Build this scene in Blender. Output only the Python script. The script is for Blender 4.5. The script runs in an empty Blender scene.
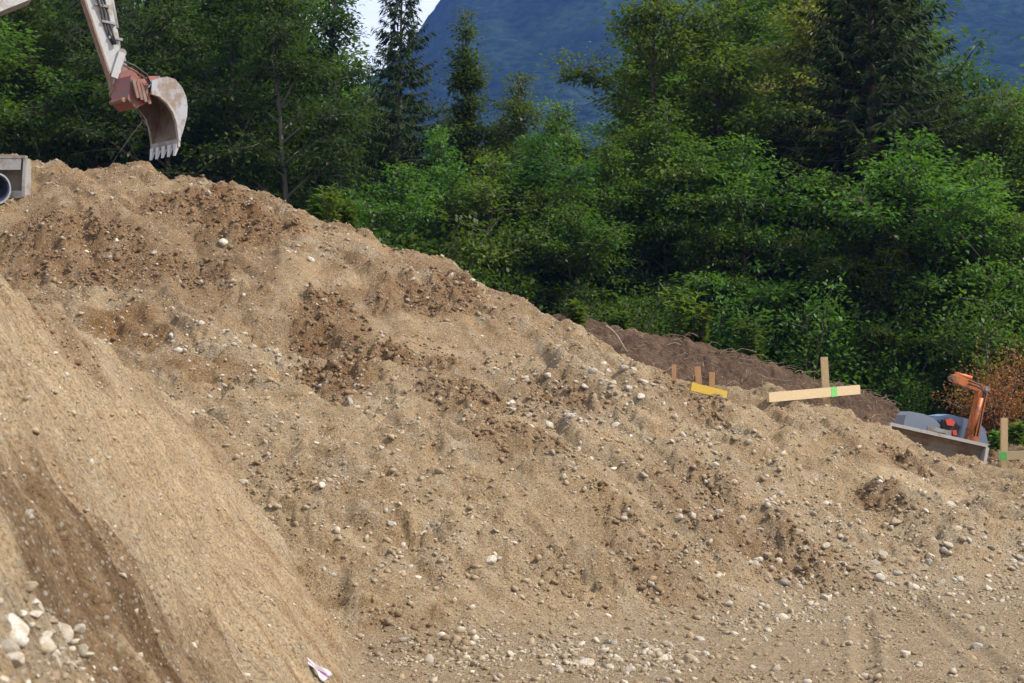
import bpy, bmesh, math, random
import numpy as np
from mathutils import Vector, Matrix, Euler

scene = bpy.context.scene
COL = scene.collection
rng = np.random.default_rng(7)
random.seed(7)

# ------------------------------------------------------------------ camera
FPX = 1500.0                      # focal length in pixels of a 1024 wide frame
PITCH = math.atan(58.5 / FPX)
cam_d = bpy.data.cameras.new('camera')
cam_d.sensor_width = 23.6
cam_d.lens = 23.6 * FPX / 1024.0
cam_d.clip_start = 0.1
cam_d.clip_end = 20000
cam_d.dof.use_dof = True
cam_d.dof.focus_distance = 19.0
cam_d.dof.aperture_fstop = 3.2
cam = bpy.data.objects.new('camera', cam_d)
COL.objects.link(cam)
cam.location = (0, 0, 0)
cam.rotation_euler = (math.pi / 2 + PITCH, 0, 0)
scene.camera = cam

# ------------------------------------------------------------------ sky and sun
SUN_DIR = Vector((0.66, -0.20, 0.74)).normalized()
SUN_EL = math.asin(SUN_DIR.z)
SUN_ROT = math.atan2(SUN_DIR.x, SUN_DIR.y)
world = bpy.data.worlds.new('World')
scene.world = world
world.use_nodes = True
nt = world.node_tree
nt.nodes.clear()
w_out = nt.nodes.new('ShaderNodeOutputWorld')
w_bg = nt.nodes.new('ShaderNodeBackground')
w_sky = nt.nodes.new('ShaderNodeTexSky')
w_sky.sky_type = 'NISHITA'
w_sky.sun_disc = False
w_sky.sun_elevation = SUN_EL
w_sky.sun_rotation = SUN_ROT
w_sky.air_density = 1.0
w_sky.dust_density = 1.4
w_bg.inputs['Strength'].default_value = 0.13
# broken cloud over the whole sky
w_tc = nt.nodes.new('ShaderNodeTexCoord')
w_mp = nt.nodes.new('ShaderNodeMapping'); w_mp.inputs['Scale'].default_value = (1.6, 1.6, 4.0)
w_no = nt.nodes.new('ShaderNodeTexNoise'); w_no.inputs['Scale'].default_value = 1.7
w_no.inputs['Detail'].default_value = 7; w_no.inputs['Roughness'].default_value = 0.55
w_rp = nt.nodes.new('ShaderNodeValToRGB')
w_rp.color_ramp.elements[0].position = 0.24; w_rp.color_ramp.elements[1].position = 0.54
w_mx = nt.nodes.new('ShaderNodeMix'); w_mx.data_type = 'RGBA'
w_mx.inputs['B'].default_value = (5.2, 5.5, 6.0, 1)
nt.links.new(w_tc.outputs['Generated'], w_mp.inputs['Vector'])
nt.links.new(w_mp.outputs['Vector'], w_no.inputs['Vector'])
nt.links.new(w_no.outputs['Fac'], w_rp.inputs['Fac'])
nt.links.new(w_rp.outputs['Color'], w_mx.inputs['Factor'])
nt.links.new(w_sky.outputs['Color'], w_mx.inputs['A'])
nt.links.new(w_mx.outputs['Result'], w_bg.inputs['Color'])
nt.links.new(w_bg.outputs['Background'], w_out.inputs['Surface'])

sun_d = bpy.data.lights.new('sun', 'SUN')
sun_d.energy = 4.0
sun_d.angle = math.radians(3.0)
sun_d.color = (1.0, 0.94, 0.84)
sun = bpy.data.objects.new('sun', sun_d)
COL.objects.link(sun)
sun.rotation_euler = SUN_DIR.to_track_quat('Z', 'Y').to_euler()
sun.location = (30, -20, 40)

vs = scene.view_settings
vs.view_transform = 'Standard'
vs.look = 'None'
vs.exposure = 0.75
vs.gamma = 1.0
scene.render.engine = 'CYCLES'
scene.cycles.use_denoising = True
scene.cycles.adaptive_threshold = 0.02
scene.cycles.max_bounces = 5
scene.cycles.diffuse_bounces = 3
scene.cycles.transmission_bounces = 4
scene.cycles.volume_bounces = 0
scene.cycles.sample_clamp_indirect = 6.0

# ------------------------------------------------------------------ helpers
def at(px, py, d):
    """World point seen at a photograph pixel, d metres ahead of the camera."""
    cx = (px - 512.0) / FPX
    cz = (341.5 - py) / FPX
    c, s = math.cos(PITCH), math.sin(PITCH)
    v = Vector((cx, c - s * cz, s + c * cz))
    return v * (d / v.y)

def tag(o, label=None, cat=None, group=None, kind=None):
    if label: o['label'] = label
    if cat: o['category'] = cat
    if group: o['group'] = group
    if kind: o['kind'] = kind
    return o

def link(name, me, mat=None, parent=None):
    o = bpy.data.objects.new(name, me)
    COL.objects.link(o)
    if mat is not None and me is not None and len(me.materials) == 0:
        me.materials.append(mat)
    if parent is not None:
        o.parent = parent
    return o

def empty(name, loc=(0, 0, 0), rot=(0, 0, 0), scale=1.0):
    o = bpy.data.objects.new(name, None)
    o.empty_display_size = 0.2
    COL.objects.link(o)
    o.location = loc; o.rotation_euler = rot
    o.scale = (scale,) * 3
    return o

def mesh_np(name, V, F, smooth=True, cols=None, colname='Col'):
    """V (n,3); F (m,k) with one k for all faces."""
    me = bpy.data.meshes.new(name)
    V = np.ascontiguousarray(V, dtype=np.float32); F = np.ascontiguousarray(F, dtype=np.int32)
    n, (m, k) = len(V), F.shape
    me.vertices.add(n); me.loops.add(m * k); me.polygons.add(m)
    me.vertices.foreach_set('co', V.ravel())
    me.loops.foreach_set('vertex_index', F.ravel())
    me.polygons.foreach_set('loop_start', np.arange(0, m * k, k, dtype=np.int32))
    me.polygons.foreach_set('loop_total', np.full(m, k, dtype=np.int32))
    if smooth:
        me.polygons.foreach_set('use_smooth', np.ones(m, dtype=bool))
    if cols is not None:
        a = me.color_attributes.new(colname, 'FLOAT_COLOR', 'POINT')
        c4 = np.ones((n, 4), dtype=np.float32); c4[:, :np.shape(cols)[1]] = cols
        a.data.foreach_set('color', c4.ravel())
    me.update(calc_edges=True)
    return me

def _hash(xi, yi, seed):
    h = (xi.astype(np.int64) * 374761393 + yi.astype(np.int64) * 668265263 + seed * 1442695041) & 0xFFFFFFFF
    h = ((h ^ (h >> 13)) * 1274126177) & 0xFFFFFFFF
    h = ((h ^ (h >> 16)) * 2246822519) & 0xFFFFFFFF
    return (h ^ (h >> 15)) & 0xFFFFFFFF

_ANG = np.arange(1024) / 1024.0 * 2 * np.pi
_GX, _GY = np.cos(_ANG).astype(np.float32), np.sin(_ANG).astype(np.float32)
def noise(x, y, seed=0):
    x = np.asarray(x, dtype=np.float64); y = np.asarray(y, dtype=np.float64)
    xi = np.floor(x); yi = np.floor(y)
    fx = (x - xi).astype(np.float32); fy = (y - yi).astype(np.float32)
    xi = xi.astype(np.int64); yi = yi.astype(np.int64)
    def g(dx, dy):
        h = _hash(xi + dx, yi + dy, seed) & 1023
        return _GX[h] * (fx - dx) + _GY[h] * (fy - dy)
    u = fx * fx * fx * (fx * (fx * 6 - 15) + 10); v = fy * fy * fy * (fy * (fy * 6 - 15) + 10)
    a = g(0, 0) + u * (g(1, 0) - g(0, 0)); b = g(0, 1) + u * (g(1, 1) - g(0, 1))
    return (a + v * (b - a)) * 1.5          # roughly -1..1

def fbm(x, y, seed=0, oct=4, gain=0.5, lac=2.03):
    s = 0; a = 1.0; t = 0
    for i in range(oct):
        s = s + a * noise(x, y, seed + i * 17); t += a
        x = x * lac + 3.1; y = y * lac + 1.7; a *= gain
    return s / t

def cells(x, y, seed=0):
    """domed lumps of random height scattered in jittered cells"""
    xi = np.floor(x).astype(np.int64); yi = np.floor(y).astype(np.int64)
    best = np.zeros(np.shape(x), np.float32)
    for dx in (-1, 0, 1):
        for dy in (-1, 0, 1):
            h = _hash(xi + dx, yi + dy, seed)
            px = xi + dx + (h & 1023) / 1023.0 - x; py = yi + dy + ((h >> 10) & 1023) / 1023.0 - y
            r = ((h >> 20) & 1023) / 1023.0
            rad = 0.30 + 0.42 * r
            d = 1 - (px * px + py * py * (0.7 + 0.8 * ((h >> 5) & 255) / 255.0)) / (rad * rad)
            best = np.maximum(best, np.sqrt(np.maximum(d, 0)) * (0.25 + 0.75 * r) * rad)
    return best

def sstep(a, b, x):
    t = np.clip((x - a) / (b - a), 0, 1)
    return t * t * (3 - 2 * t)

def smax(a, b, k):
    h = np.clip(0.5 + 0.5 * (a - b) / k, 0, 1)
    return b + (a - b) * h + k * h * (1 - h)

def smin(a, b, k):
    return -smax(-a, -b, k)

# ------------------------------------------------------------------ materials
def new_mat(name):
    m = bpy.data.materials.new(name); m.use_nodes = True
    n = m.node_tree.nodes; n.clear()
    out = n.new('ShaderNodeOutputMaterial'); b = n.new('ShaderNodeBsdfPrincipled')
    m.node_tree.links.new(b.outputs[0], out.inputs[0])
    return m, m.node_tree, b, out

def nd(t, typ, **kw):
    n = t.nodes.new('ShaderNode' + typ)
    for k, v in kw.items():
        if hasattr(n, k): setattr(n, k, v)
        else: n.inputs[k.replace('_', ' ')].default_value = v
    return n

def ramp(t, fac, stops, interp='LINEAR'):
    r = t.nodes.new('ShaderNodeValToRGB'); r.color_ramp.interpolation = interp
    e = r.color_ramp.elements
    while len(e) < len(stops): e.new(0.5)
    for i, (p, c) in enumerate(stops):
        e[i].position = p
        e[i].color = (c, c, c, 1) if isinstance(c, (int, float)) else (*c, 1)
    t.links.new(fac, r.inputs[0]); return r.outputs[0]

def mixc(t, fac, a, b, blend='MIX'):
    m = t.nodes.new('ShaderNodeMix'); m.data_type = 'RGBA'; m.blend_type = blend
    for s, v in (('Factor', fac), ('A', a), ('B', b)):
        if isinstance(v, (int, float)): m.inputs[s].default_value = v
        elif isinstance(v, tuple): m.inputs[s].default_value = (*v, 1)
        else: t.links.new(v, m.inputs[s])
    return m.outputs['Result']

def worn(name, base, rust=None, rough=0.6, metal=0.0, scale=6.0, amount=0.5, dirt=(0.20, 0.14, 0.085), dirt_amt=0.5, grain=None):
    """Painted, rusty or raw surface with noise-driven wear and dirt of its own shape."""
    m, t, b, out = new_mat(name)
    tc = nd(t, 'TexCoord')
    n1 = nd(t, 'TexNoise', Scale=scale, Detail=8.0, Roughness=0.65); t.links.new(tc.outputs['Object'], n1.inputs['Vector'])
    n2 = nd(t, 'TexNoise', Scale=scale * 4.3, Detail=6.0, Roughness=0.7); t.links.new(tc.outputs['Object'], n2.inputs['Vector'])
    c = mixc(t, n2.outputs[0], tuple(v * 0.8 for v in base), tuple(min(1, v * 1.15) for v in base))
    if grain:
        mp = nd(t, 'Mapping'); mp.inputs['Scale'].default_value = grain
        t.links.new(tc.outputs['Object'], mp.inputs['Vector'])
        n3 = nd(t, 'TexNoise', Scale=9.0, Detail=5.0); t.links.new(mp.outputs[0], n3.inputs['Vector'])
        f3 = ramp(t, n3.outputs[0], [(0.35, 0.0), (0.65, 1.0)])
        c = mixc(t, f3, c, tuple(v * 0.68 for v in base))
    if rust:
        f = ramp(t, n1.outputs[0], [(0.62 - 0.3 * amount, 0.0), (0.72 - 0.25 * amount, 1.0)])
        c = mixc(t, f, c, rust)
    f2 = ramp(t, n2.outputs[0], [(0.5, 0.0), (0.8, dirt_amt)])
    c = mixc(t, f2, c, dirt)
    t.links.new(c, b.inputs['Base Color'])
    b.inputs['Roughness'].default_value = rough; b.inputs['Metallic'].default_value = metal
    bp = nd(t, 'Bump', Strength=0.25, Distance=0.01); t.links.new(n2.outputs[0], bp.inputs['Height'])
    t.links.new(bp.outputs[0], b.inputs['Normal'])
    return m
# ------------------------------------------------------------------ the shape of the ground
FLOOR = -2.6
def _pts(cols):
    out = []
    for px, rows in cols.items():
        for r in rows:
            if len(r) == 2: out.append(at(px, r[0], r[1]))
            else: out.append(Vector((at(px, 400, r[0]).x, r[0], r[2])))       # (distance, None, height)
    return np.array([tuple(p) for p in out])

FAR = _pts({
    -260: [(300, 24.5), (230, 27.5), (172, 30), (33, 0, 4.7), (38, 0, 2.6), (44, 0, 1.8)],
    -120: [(18, 0, -1.2), (290, 24.6), (225, 27.5), (167, 30), (33, 0, 4.65), (38, 0, 2.4), (44, 0, 1.6)],
    0:    [(16, 0, -1.9), (20, 0, 0.1), (280, 25), (220, 27.5), (165, 29.5), (33, 0, 4.3), (38, 0, 2.0), (44, 0, 1.4)],
    110:  [(16, 0, -2.2), (345, 22.5), (250, 26.2), (168, 29.3), (32.5, 0, 3.9), (37, 0, 1.8), (43, 0, 1.3)],
    215:  [(15.3, 0, -2.6), (430, 19.7), (340, 23), (250, 26.5), (178, 29), (32, 0, 3.3), (37, 0, 1.5), (43, 0, 1.1)],
    340:  [(650, 15.6), (560, 17), (420, 20.5), (320, 24.5), (224, 28), (31, 0, 2.3), (36, 0, 0.9), (42, 0, 0.8)],
    440:  [(268, 27.2), (30.5, 0, 1.5), (36, 0, 0.6)],
    500:  [(642, 16.1), (560, 17.6), (450, 20), (380, 23), (298, 26.6), (30, 0, 0.9), (36, 0, 0.3), (42, 0, 0.3)],
    600:  [(344, 26.2), (29.5, 0, 0.25), (36, 0, 0)],
    650:  [(625, 17.3), (560, 18.6), (480, 20.5), (420, 23), (373, 26.1), (29.5, 0, -0.1), (36, 0, -0.2), (42, 0, -0.1)],
    725:  [(396, 26.2), (29.5, 0, -0.5)],
    800:  [(600, 19.5), (540, 20.8), (470, 23), (399, 26.4), (29.5, 0, -0.65), (36, 0, -0.5), (42, 0, -0.4)],
    900:  [(590, 20.5), (530, 21.8), (482, 24), (437, 26.6), (29.5, 0, -1.2), (36, 0, -0.9), (42, 0, -0.8)],
    1024: [(580, 21.6), (530, 22.5), (500, 24), (479, 26.6), (29.5, 0, -1.5), (36, 0, -1.2), (42, 0, -1.1)],
    1180: [(575, 22), (530, 23), (505, 25), (492, 28), (36, 0, -1.6), (42, 0, -1.5)],
    1400: [(560, 23), (530, 25), (515, 28), (36, 0, -2.0), (42, 0, -1.9)],
})
def _rbf_fit(P, smooth=0.02):
    X = P[:, :2]; n = len(X)
    r2 = ((X[:, None] - X[None]) ** 2).sum(-1)
    K = 0.5 * r2 * np.log(r2 + 1e-9) + np.eye(n) * smooth * n * 0.1
    A = np.zeros((n + 3, n + 3)); A[:n, :n] = K
    A[:n, n] = 1; A[:n, n + 1:] = X; A[n, :n] = 1; A[n + 1:, :n] = X.T
    b = np.zeros(n + 3); b[:n] = P[:, 2]
    return X, np.linalg.solve(A, b)
_RX, _RW = _rbf_fit(FAR)
def rbf(x, y):
    sh = np.shape(x); x = np.ravel(x); y = np.ravel(y)
    out = np.empty(len(x))
    for i in range(0, len(x), 60000):
        dx = x[i:i + 60000, None] - _RX[:, 0]; dy = y[i:i + 60000, None] - _RX[:, 1]
        r2 = dx * dx + dy * dy
        out[i:i + 60000] = (0.5 * r2 * np.log(r2 + 1e-9)) @ _RW[:-3] + _RW[-3] + _RW[-2] * x[i:i + 60000] + _RW[-1] * y[i:i + 60000]
    return out.reshape(sh)

def natural(x, y):
    """the lie of the land under the wood, falling from left to right"""
    xc = np.clip(x, -70, 60)
    return 0.35 - 0.085 * xc + 0.02 * np.clip(y - 40, 0, 80) + 0.35 * noise(x / 9.0, y / 9.0, 91)

def h_far(x, y):
    return rbf(x, np.clip(y, 12, 44))

def h_left(x, y):
    """near bank on the left: steep face falling to the right, its lip sinking away from the camera"""
    plane = -2.6 - 1.27 * (x + 1.7) - 0.166 * (y - 15.2) + 0.10 * np.sin(y * 0.9 + 0.6) + 0.22 * noise(x / 1.1, y / 1.3, 37) + 0.10 * noise(x / .45, y / .5, 38) + .05 * noise(x / .2, y / .2, 39)
    lip = np.clip(0.98 - 0.128 * (y - 12), -4, 1.35) + 0.06 * np.sin(y * 1.7) + 0.16 * noise(x / 0.8, y / 0.8, 36)
    return smin(plane, lip + 0.10 * np.clip(x + 4.2, -4, 0), 0.25)

def h_base(x, y):
    x = np.asarray(x, float); y = np.asarray(y, float)
    fl = FLOOR + 0.012 * (x - 2) * 0 + 0.02 * np.clip(y - 20, 0, 9)
    z = smax(h_far(x, y), np.full_like(x, 0) + fl, 0.35)
    z = np.where(y < 12.5, fl, z) if True else z
    z = smax(h_left(x, y) - 0.6 * np.clip(y - 24, 0, 40), z, 0.30)
    # far beyond the heap: blend to the wood's ground
    w = sstep(37, 44, y)
    z = z * (1 - w) + natural(x, y) * w
    w2 = sstep(14, 22, np.abs(x)) * sstep(26, 34, y) * sstep(0, 1, x)
    return z * (1 - w2) + np.minimum(natural(x, y), -1.2) * w2

_T = np.arange(3.0, 60, 0.03)
def hit(px, py):
    """where the line of sight through a photograph pixel meets the ground"""
    v = at(px, py, 1.0)
    z = h_base(v.x * _T, _T)
    k = np.nonzero(v.z * _T <= z)[0]
    i = k[0] if len(k) else len(_T) - 1
    t = _T[i]
    return np.array([v.x * t, t, z[i]])

def patch(px, py, rx, ry):
    """an ellipse on the ground (centre, half axes in metres)"""
    c = hit(px, py); a = hit(px, py + ry)
    return c[0], c[1], rx * c[1] / FPX, max(0.12, np.hypot(a[0] - c[0], a[1] - c[1]))

def blobs(lst):
    return [(*patch(*b[:4]), b[4] if len(b) > 4 else 1.0) for b in lst]

def mask(bl, x, y, wob):
    m = np.zeros_like(x)
    for cx, cy, rx, ry, w in bl:
        q = ((x - cx) / rx) ** 2 + ((y - cy) / ry) ** 2 + wob
        m = np.maximum(m, w * (1 - sstep(0.35, 1.3, q)))
    return m

# soil kinds, laid out where they lie
B_CLOD = blobs([(205, 205, 75, 26), (60, 240, 90, 22, .8), (110, 270, 130, 24, .8), (250, 225, 60, 20), (330, 325, 45, 22), (400, 355, 70, 22, .9),
                (340, 375, 50, 20), (430, 300, 50, 22, .8), (460, 285, 30, 14), (470, 400, 60, 16, .8), (560, 395, 50, 16, .7), (690, 400, 40, 20, .6), (520, 440, 60, 20, .6),
                (700, 500, 60, 40, .5), (790, 560, 90, 30, .6), (900, 455, 40, 16, .8), (985, 465, 45, 14, 1), (880, 500, 30, 12, .8),
                (640, 540, 60, 40, .4), (410, 640, 60, 20, .5), (60, 330, 60, 20, .5), (680, 590, 60, 22, .6), (400, 300, 40, 20, .6)])
B_GRAV = blobs([(230, 345, 90, 16), (330, 255, 60, 14, .8), (390, 270, 60, 14, .7), (570, 400, 90, 34), (620, 375, 60, 20, .8), (520, 370, 60, 18, .7), (700, 420, 60, 20, .7),
                (740, 480, 120, 50, .55), (850, 560, 160, 40, .95), (960, 550, 90, 40, 1), (720, 590, 110, 40, .8), (600, 655, 90, 22, .8),
                (460, 655, 100, 16, .6), (300, 490, 60, 60, .4), (480, 550, 110, 60, .35), (930, 470, 60, 24, .6), (1000, 520, 60, 30, .9), (100, 300, 60, 14, .5), (250, 440, 70, 30, .35),
                (620, 480, 90, 40, .4), (40, 640, 50, 50, 1), (90, 660, 70, 30, .8), (200, 190, 30, 8, .5), (330, 390, 120, 20, .4)])
B_RUST = blobs([(120, 328, 38, 14), (150, 342, 22, 9), (205, 365, 50, 14, .6), (245, 372, 20, 8, .5), (355, 645, 34, 14, .45), (60, 540, 40, 30, .3)])
B_DARK = blobs([(15, 500, 30, 14, .7), (45, 525, 60, 22, .9), (95, 565, 75, 34, 1), (60, 590, 50, 26, .8), (150, 615, 75, 40, 1), (110, 650, 80, 34, .95), (190, 665, 60, 34, .9), (225, 675, 30, 20, .7), (130, 365, 50, 12, .45), (190, 430, 40, 20, .35)])
B_SMOOTH = blobs([(300, 280, 26, 26, 1), (390, 330, 90, 20, .9), (430, 345, 60, 16, .9), (360, 240, 40, 12, .7), (930, 495, 50, 10, 1), (905, 485, 40, 12, .9), (360, 545, 60, 30, .4),
                  (520, 600, 80, 20, .6), (560, 510, 50, 30, .5), (140, 180, 40, 12, .6), (320, 240, 40, 14, .5), (770, 500, 40, 20, .5), (730, 545, 30, 14, .6), (860, 652, 170, 24, .75), (965, 640, 90, 28, .75), (690, 674, 60, 8, .6)])
B_BRIGHT = blobs([(945, 494, 38, 6), (905, 480, 26, 6, .8), (420, 345, 50, 9, .6), (350, 285, 30, 8, .5)])
LEFT_EDGE = [(-1.7, 15.2), (-4.3, 19.5)]
PITS = [(*hit(480, 478)[:2], 0.13, 0.05, 0.16), (*hit(328, 424)[:2], 0.12, 0.05, 0.14), (*hit(885, 500)[:2], .16, .09, .12), (*hit(145, 345)[:2], .12, .08, .12),
        (*hit(655, 560)[:2], .12, .06, .08), (*hit(620, 500)[:2], .14, .05, .08), (*hit(300, 335)[:2], .3, .25, .16), (*hit(278, 560)[:2], .14, .07, .1), 
        (*hit(860, 500)[:2], .14, .1, .1)]
MOUNDS = [(*hit(285, 285)[:2], 0.5, 1.0, 0.28), (*hit(140, 172)[:2], 1.4, 1.0, -0.22), (*hit(230, 195)[:2], 0.7, 0.7, 0.05), (*hit(925, 452)[:2], 1.0, .7, -.14), (*hit(965, 468)[:2], .9, .7, -.22), (*hit(828, 408)[:2], .5, .5, -.12), (*hit(760, 402)[:2], 1.1, .7, -.10), (*hit(788, 403)[:2], .6, .8, -.16), (*hit(705, 395)[:2], .6, .6, -.08), (*hit(545, 322)[:2], 1.2, .8, -.08), (*hit(60, 200)[:2], 1.2, 0.8, 0.12),
          (*hit(455, 320)[:2], 0.8, 0.6, 0.10), (*hit(585, 400)[:2], 0.9, 0.7, 0.12), (*hit(700, 480)[:2], 0.7, 1.0, 0.12), (*hit(800, 520)[:2], 0.8, 0.5, .1)]

def soil(x, y):
    """weights of the soil kinds at ground points"""
    wob = 0.55 * fbm(x * 1.3, y * 1.3, 5, 4)
    near_left = sstep(-0.15, 0.15, h_left(x, y) - smax(h_far(x, y), np.full_like(x, FLOOR), .35)) * (y < 24)
    near_left = np.where(y < 12.5, (h_left(x, y) > FLOOR + 0.05) * 1.0, near_left)
    return dict(clod=mask(B_CLOD, x, y, wob), grav=mask(B_GRAV, x, y, wob), rust=mask(B_RUST, x, y, wob), dark=mask(B_DARK, x, y, wob * 1.8),
                smooth=mask(B_SMOOTH, x, y, wob), left=near_left)

# small slump edges: (x, y, direction of the uphill side, length, drop)
def _scarp(px, py, ang, L, h):
    c = hit(px, py); return c[0], c[1], ang, L, h
SCARPS = [_scarp(285, 322, 1.95, .75, .30), _scarp(330, 330, 1.6, .6, .20), _scarp(245, 290, 2.3, .5, .16), _scarp(470, 410, 1.8, 1.0, .14), _scarp(620, 505, 1.9, .6, .14),
          _scarp(870, 497, 1.4, .5, .16), _scarp(400, 300, 1.9, .8, .12), _scarp(205, 372, 1.7, .8, .14), _scarp(110, 330, 1.5, .5, .14), _scarp(260, 215, 1.8, .6, .12),
          _scarp(540, 545, 1.9, .7, .12), _scarp(410, 520, 1.8, .7, .10), _scarp(690, 470, 2.1, .6, .13), _scarp(600, 440, 1.8, .8, .1), _scarp(760, 545, 1.9, .6, .12)]
_rs = random.Random(5)
for _ in range(46):
    SCARPS.append(_scarp(_rs.uniform(120, 1010), _rs.uniform(200, 545), _rs.gauss(1.75, .35), _rs.uniform(.15, .6), _rs.uniform(.025, .075)))
for _ in range(14):
    SCARPS.append(_scarp(_rs.uniform(0, 220), _rs.uniform(420, 670), _rs.gauss(2.9, .25), _rs.uniform(.10, .35), _rs.uniform(.02, .06)))
def carve(x, y, z):
    for cx, cy, ang, L, h in SCARPS:
        h = h * (.95 if h < .25 else 1.1); R = L + 1.3
        k = (np.abs(x - cx) < R) & (np.abs(y - cy) < R)
        if not k.any(): continue
        xx, yy_ = x[k] - cx, y[k] - cy
        up = xx * math.cos(ang) + yy_ * math.sin(ang); al = -xx * math.sin(ang) + yy_ * math.cos(ang)
        up = up + 0.10 * noise(al / .22 + cx * 7, al * 0 + cy, 66) + 0.04 * noise(al / .07 + cx * 7, up / .3, 67) + .25 * (al / L) ** 2 * L
        bite = h * sstep(0.0, 0.07, -up) * np.exp(np.minimum(up, 0) / (2.2 * h + .25)) * np.exp(-(al / L) ** 4)
        z = z.copy() if not z.flags.writeable else z
        z[k] -= bite
    return z
A0, A1 = hit(862, 612)[:2], hit(868, 690)[:2]
C0, C1 = hit(905, 590)[:2], hit(1010, 680)[:2]
def _line(x, y, a, b):
    d = b - a; L = np.hypot(*d); d = d / L
    s = (x - a[0]) * d[0] + (y - a[1]) * d[1]
    return (x - a[0]) * -d[1] + (y - a[1]) * d[0], s, L

def ground(x, y, S=None):
    x = np.asarray(x, float); y = np.asarray(y, float)
    S = S or soil(x, y)
    z = h_base(x, y)
    flat = 1 - sstep(0.05, 0.5, z - FLOOR - 0.3 * np.clip(y - 24, 0, 3) * 0)
    flat = flat * (y < 30)
    slope = 1 - flat
    left = S['left']; far = 1 - left
    near = sstep(46, 34, y)
    for cx, cy, rx, ry, a in MOUNDS:
        z = z + a * np.exp(-((x - cx) / rx) ** 2 - ((y - cy) / ry) ** 2)
    # broad unevenness, then runnels down the fall line, then lumps and grit
    z = z + near * slope * far * 0.17 * fbm(x / 2.2, y / 2.2, 11, 3)
    u = 0.62 * x - 0.78 * y; v = 0.78 * x + 0.62 * y
    wv = v + 0.35 * noise(x / 1.1, y / 1.1, 55)
    run = np.abs(noise(wv / 0.55, u / 2.4, 23)) * 2 - .6
    z = z + near * slope * far * (0.12 * run + 0.15 * np.abs(noise(wv / 1.5, u / 5.0, 25)) * 2 - .06 + 0.05 * noise(wv / 0.20, u / 1.0, 24)) * (1 - 0.5 * S['smooth'])
    # small broken steps across the slope
    st = noise(x / 0.9, y / 0.35, 61)
    z = z + near * slope * far * (1 - S['smooth']) * 0.07 * sstep(0.1, 0.25, st) * (1 - sstep(0.3, 1.2, st))
    # near bank: streaks following the fall of the face
    yy = y + 0.25 * noise(x / 1.0, y / 1.0, 31)
    z = z + left * (0.10 * noise(yy / 0.75, x / 1.3, 32) + 0.06 * noise(yy / 0.22, x / 0.5, 33) + 0.042 * noise(yy / 0.10, x / 0.2, 34)
                    + S['dark'] * 0.10 * (-np.abs(noise(yy / 0.20 + x * .8, x / 0.7, 35))))
    rough = (0.62 + 0.4 * S['grav'] + 0.6 * S['clod']) * (1 - 0.7 * S['smooth']) * (1 - 0.35 * left) * (0.35 + 0.65 * slope)
    n1 = noise(x / 0.30, y / 0.30, 41); n2 = noise(x / 0.13, y / 0.13, 42); n3 = noise(x / 0.062, y / 0.062, 43)
    z = z + near * rough * (0.026 * n1 + 0.030 * n2 + 0.036 * n3 - 0.02) * (0.40 + 1.1 * sstep(-.5, .6, noise(x / 1.3, y / 1.3, 47)))
    wx = x + .035 * noise(x / .12, y / .12, 44); wy = y + .035 * noise(x / .12 + 9, y / .12, 45)
    lump = (0.24 + 0.32 * S['grav'] + 0.95 * S['clod']) * (1 - .8 * S['smooth']) * (1 - .2 * left) * (.25 + .75 * slope) * (.25 + .95 * sstep(-.45, .45, noise(x / .8, y / .8, 46)))
    z = z + near * lump * (0.20 * cells(wx / .24, wy / .30, 48) + 0.12 * cells(wx / .125, wy / .15, 49)) + near * (.3 + .7 * lump) * (1 - .6 * S['smooth']) * 0.055 * cells(wx / .075, wy / .09, 50) - near * .05 * lump
    z = carve(x, y, z)
    for cx, cy, rx, ry, a in PITS:
        z = z - a * np.exp(-(((x - cx) / rx) ** 2 + ((y - cy) / ry) ** 2) ** 2)
    # wheel ruts on the pit floor
    for a, b, w in ((A0, A1, 0.10), (C0, C1, 0.12)):
        o, s, L = _line(x, y, a, b)
        prof = np.exp(-(o / w) ** 2) * sstep(-0.3, 0.5, s) * sstep(L + 1.5, L, s)
        lug = 0.5 + 0.5 * np.sin((s + np.abs(o) * 0.9) * 2 * math.pi / 0.16)
        z = z - prof * (0.030 + 0.022 * lug) + 0.028 * np.exp(-((np.abs(o) - 1.6 * w) / (0.5 * w)) ** 2) * sstep(-0.3, 0.5, s)
    # broad crawler print between the ruts
    o, s, L = _line(x, y, (A0 + C0) / 2, (A1 + C1) / 2)
    z = z + 0.018 * np.sin(s * 2 * math.pi / 0.24) * np.exp(-(o / 0.35) ** 4) * flat
    return z

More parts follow.
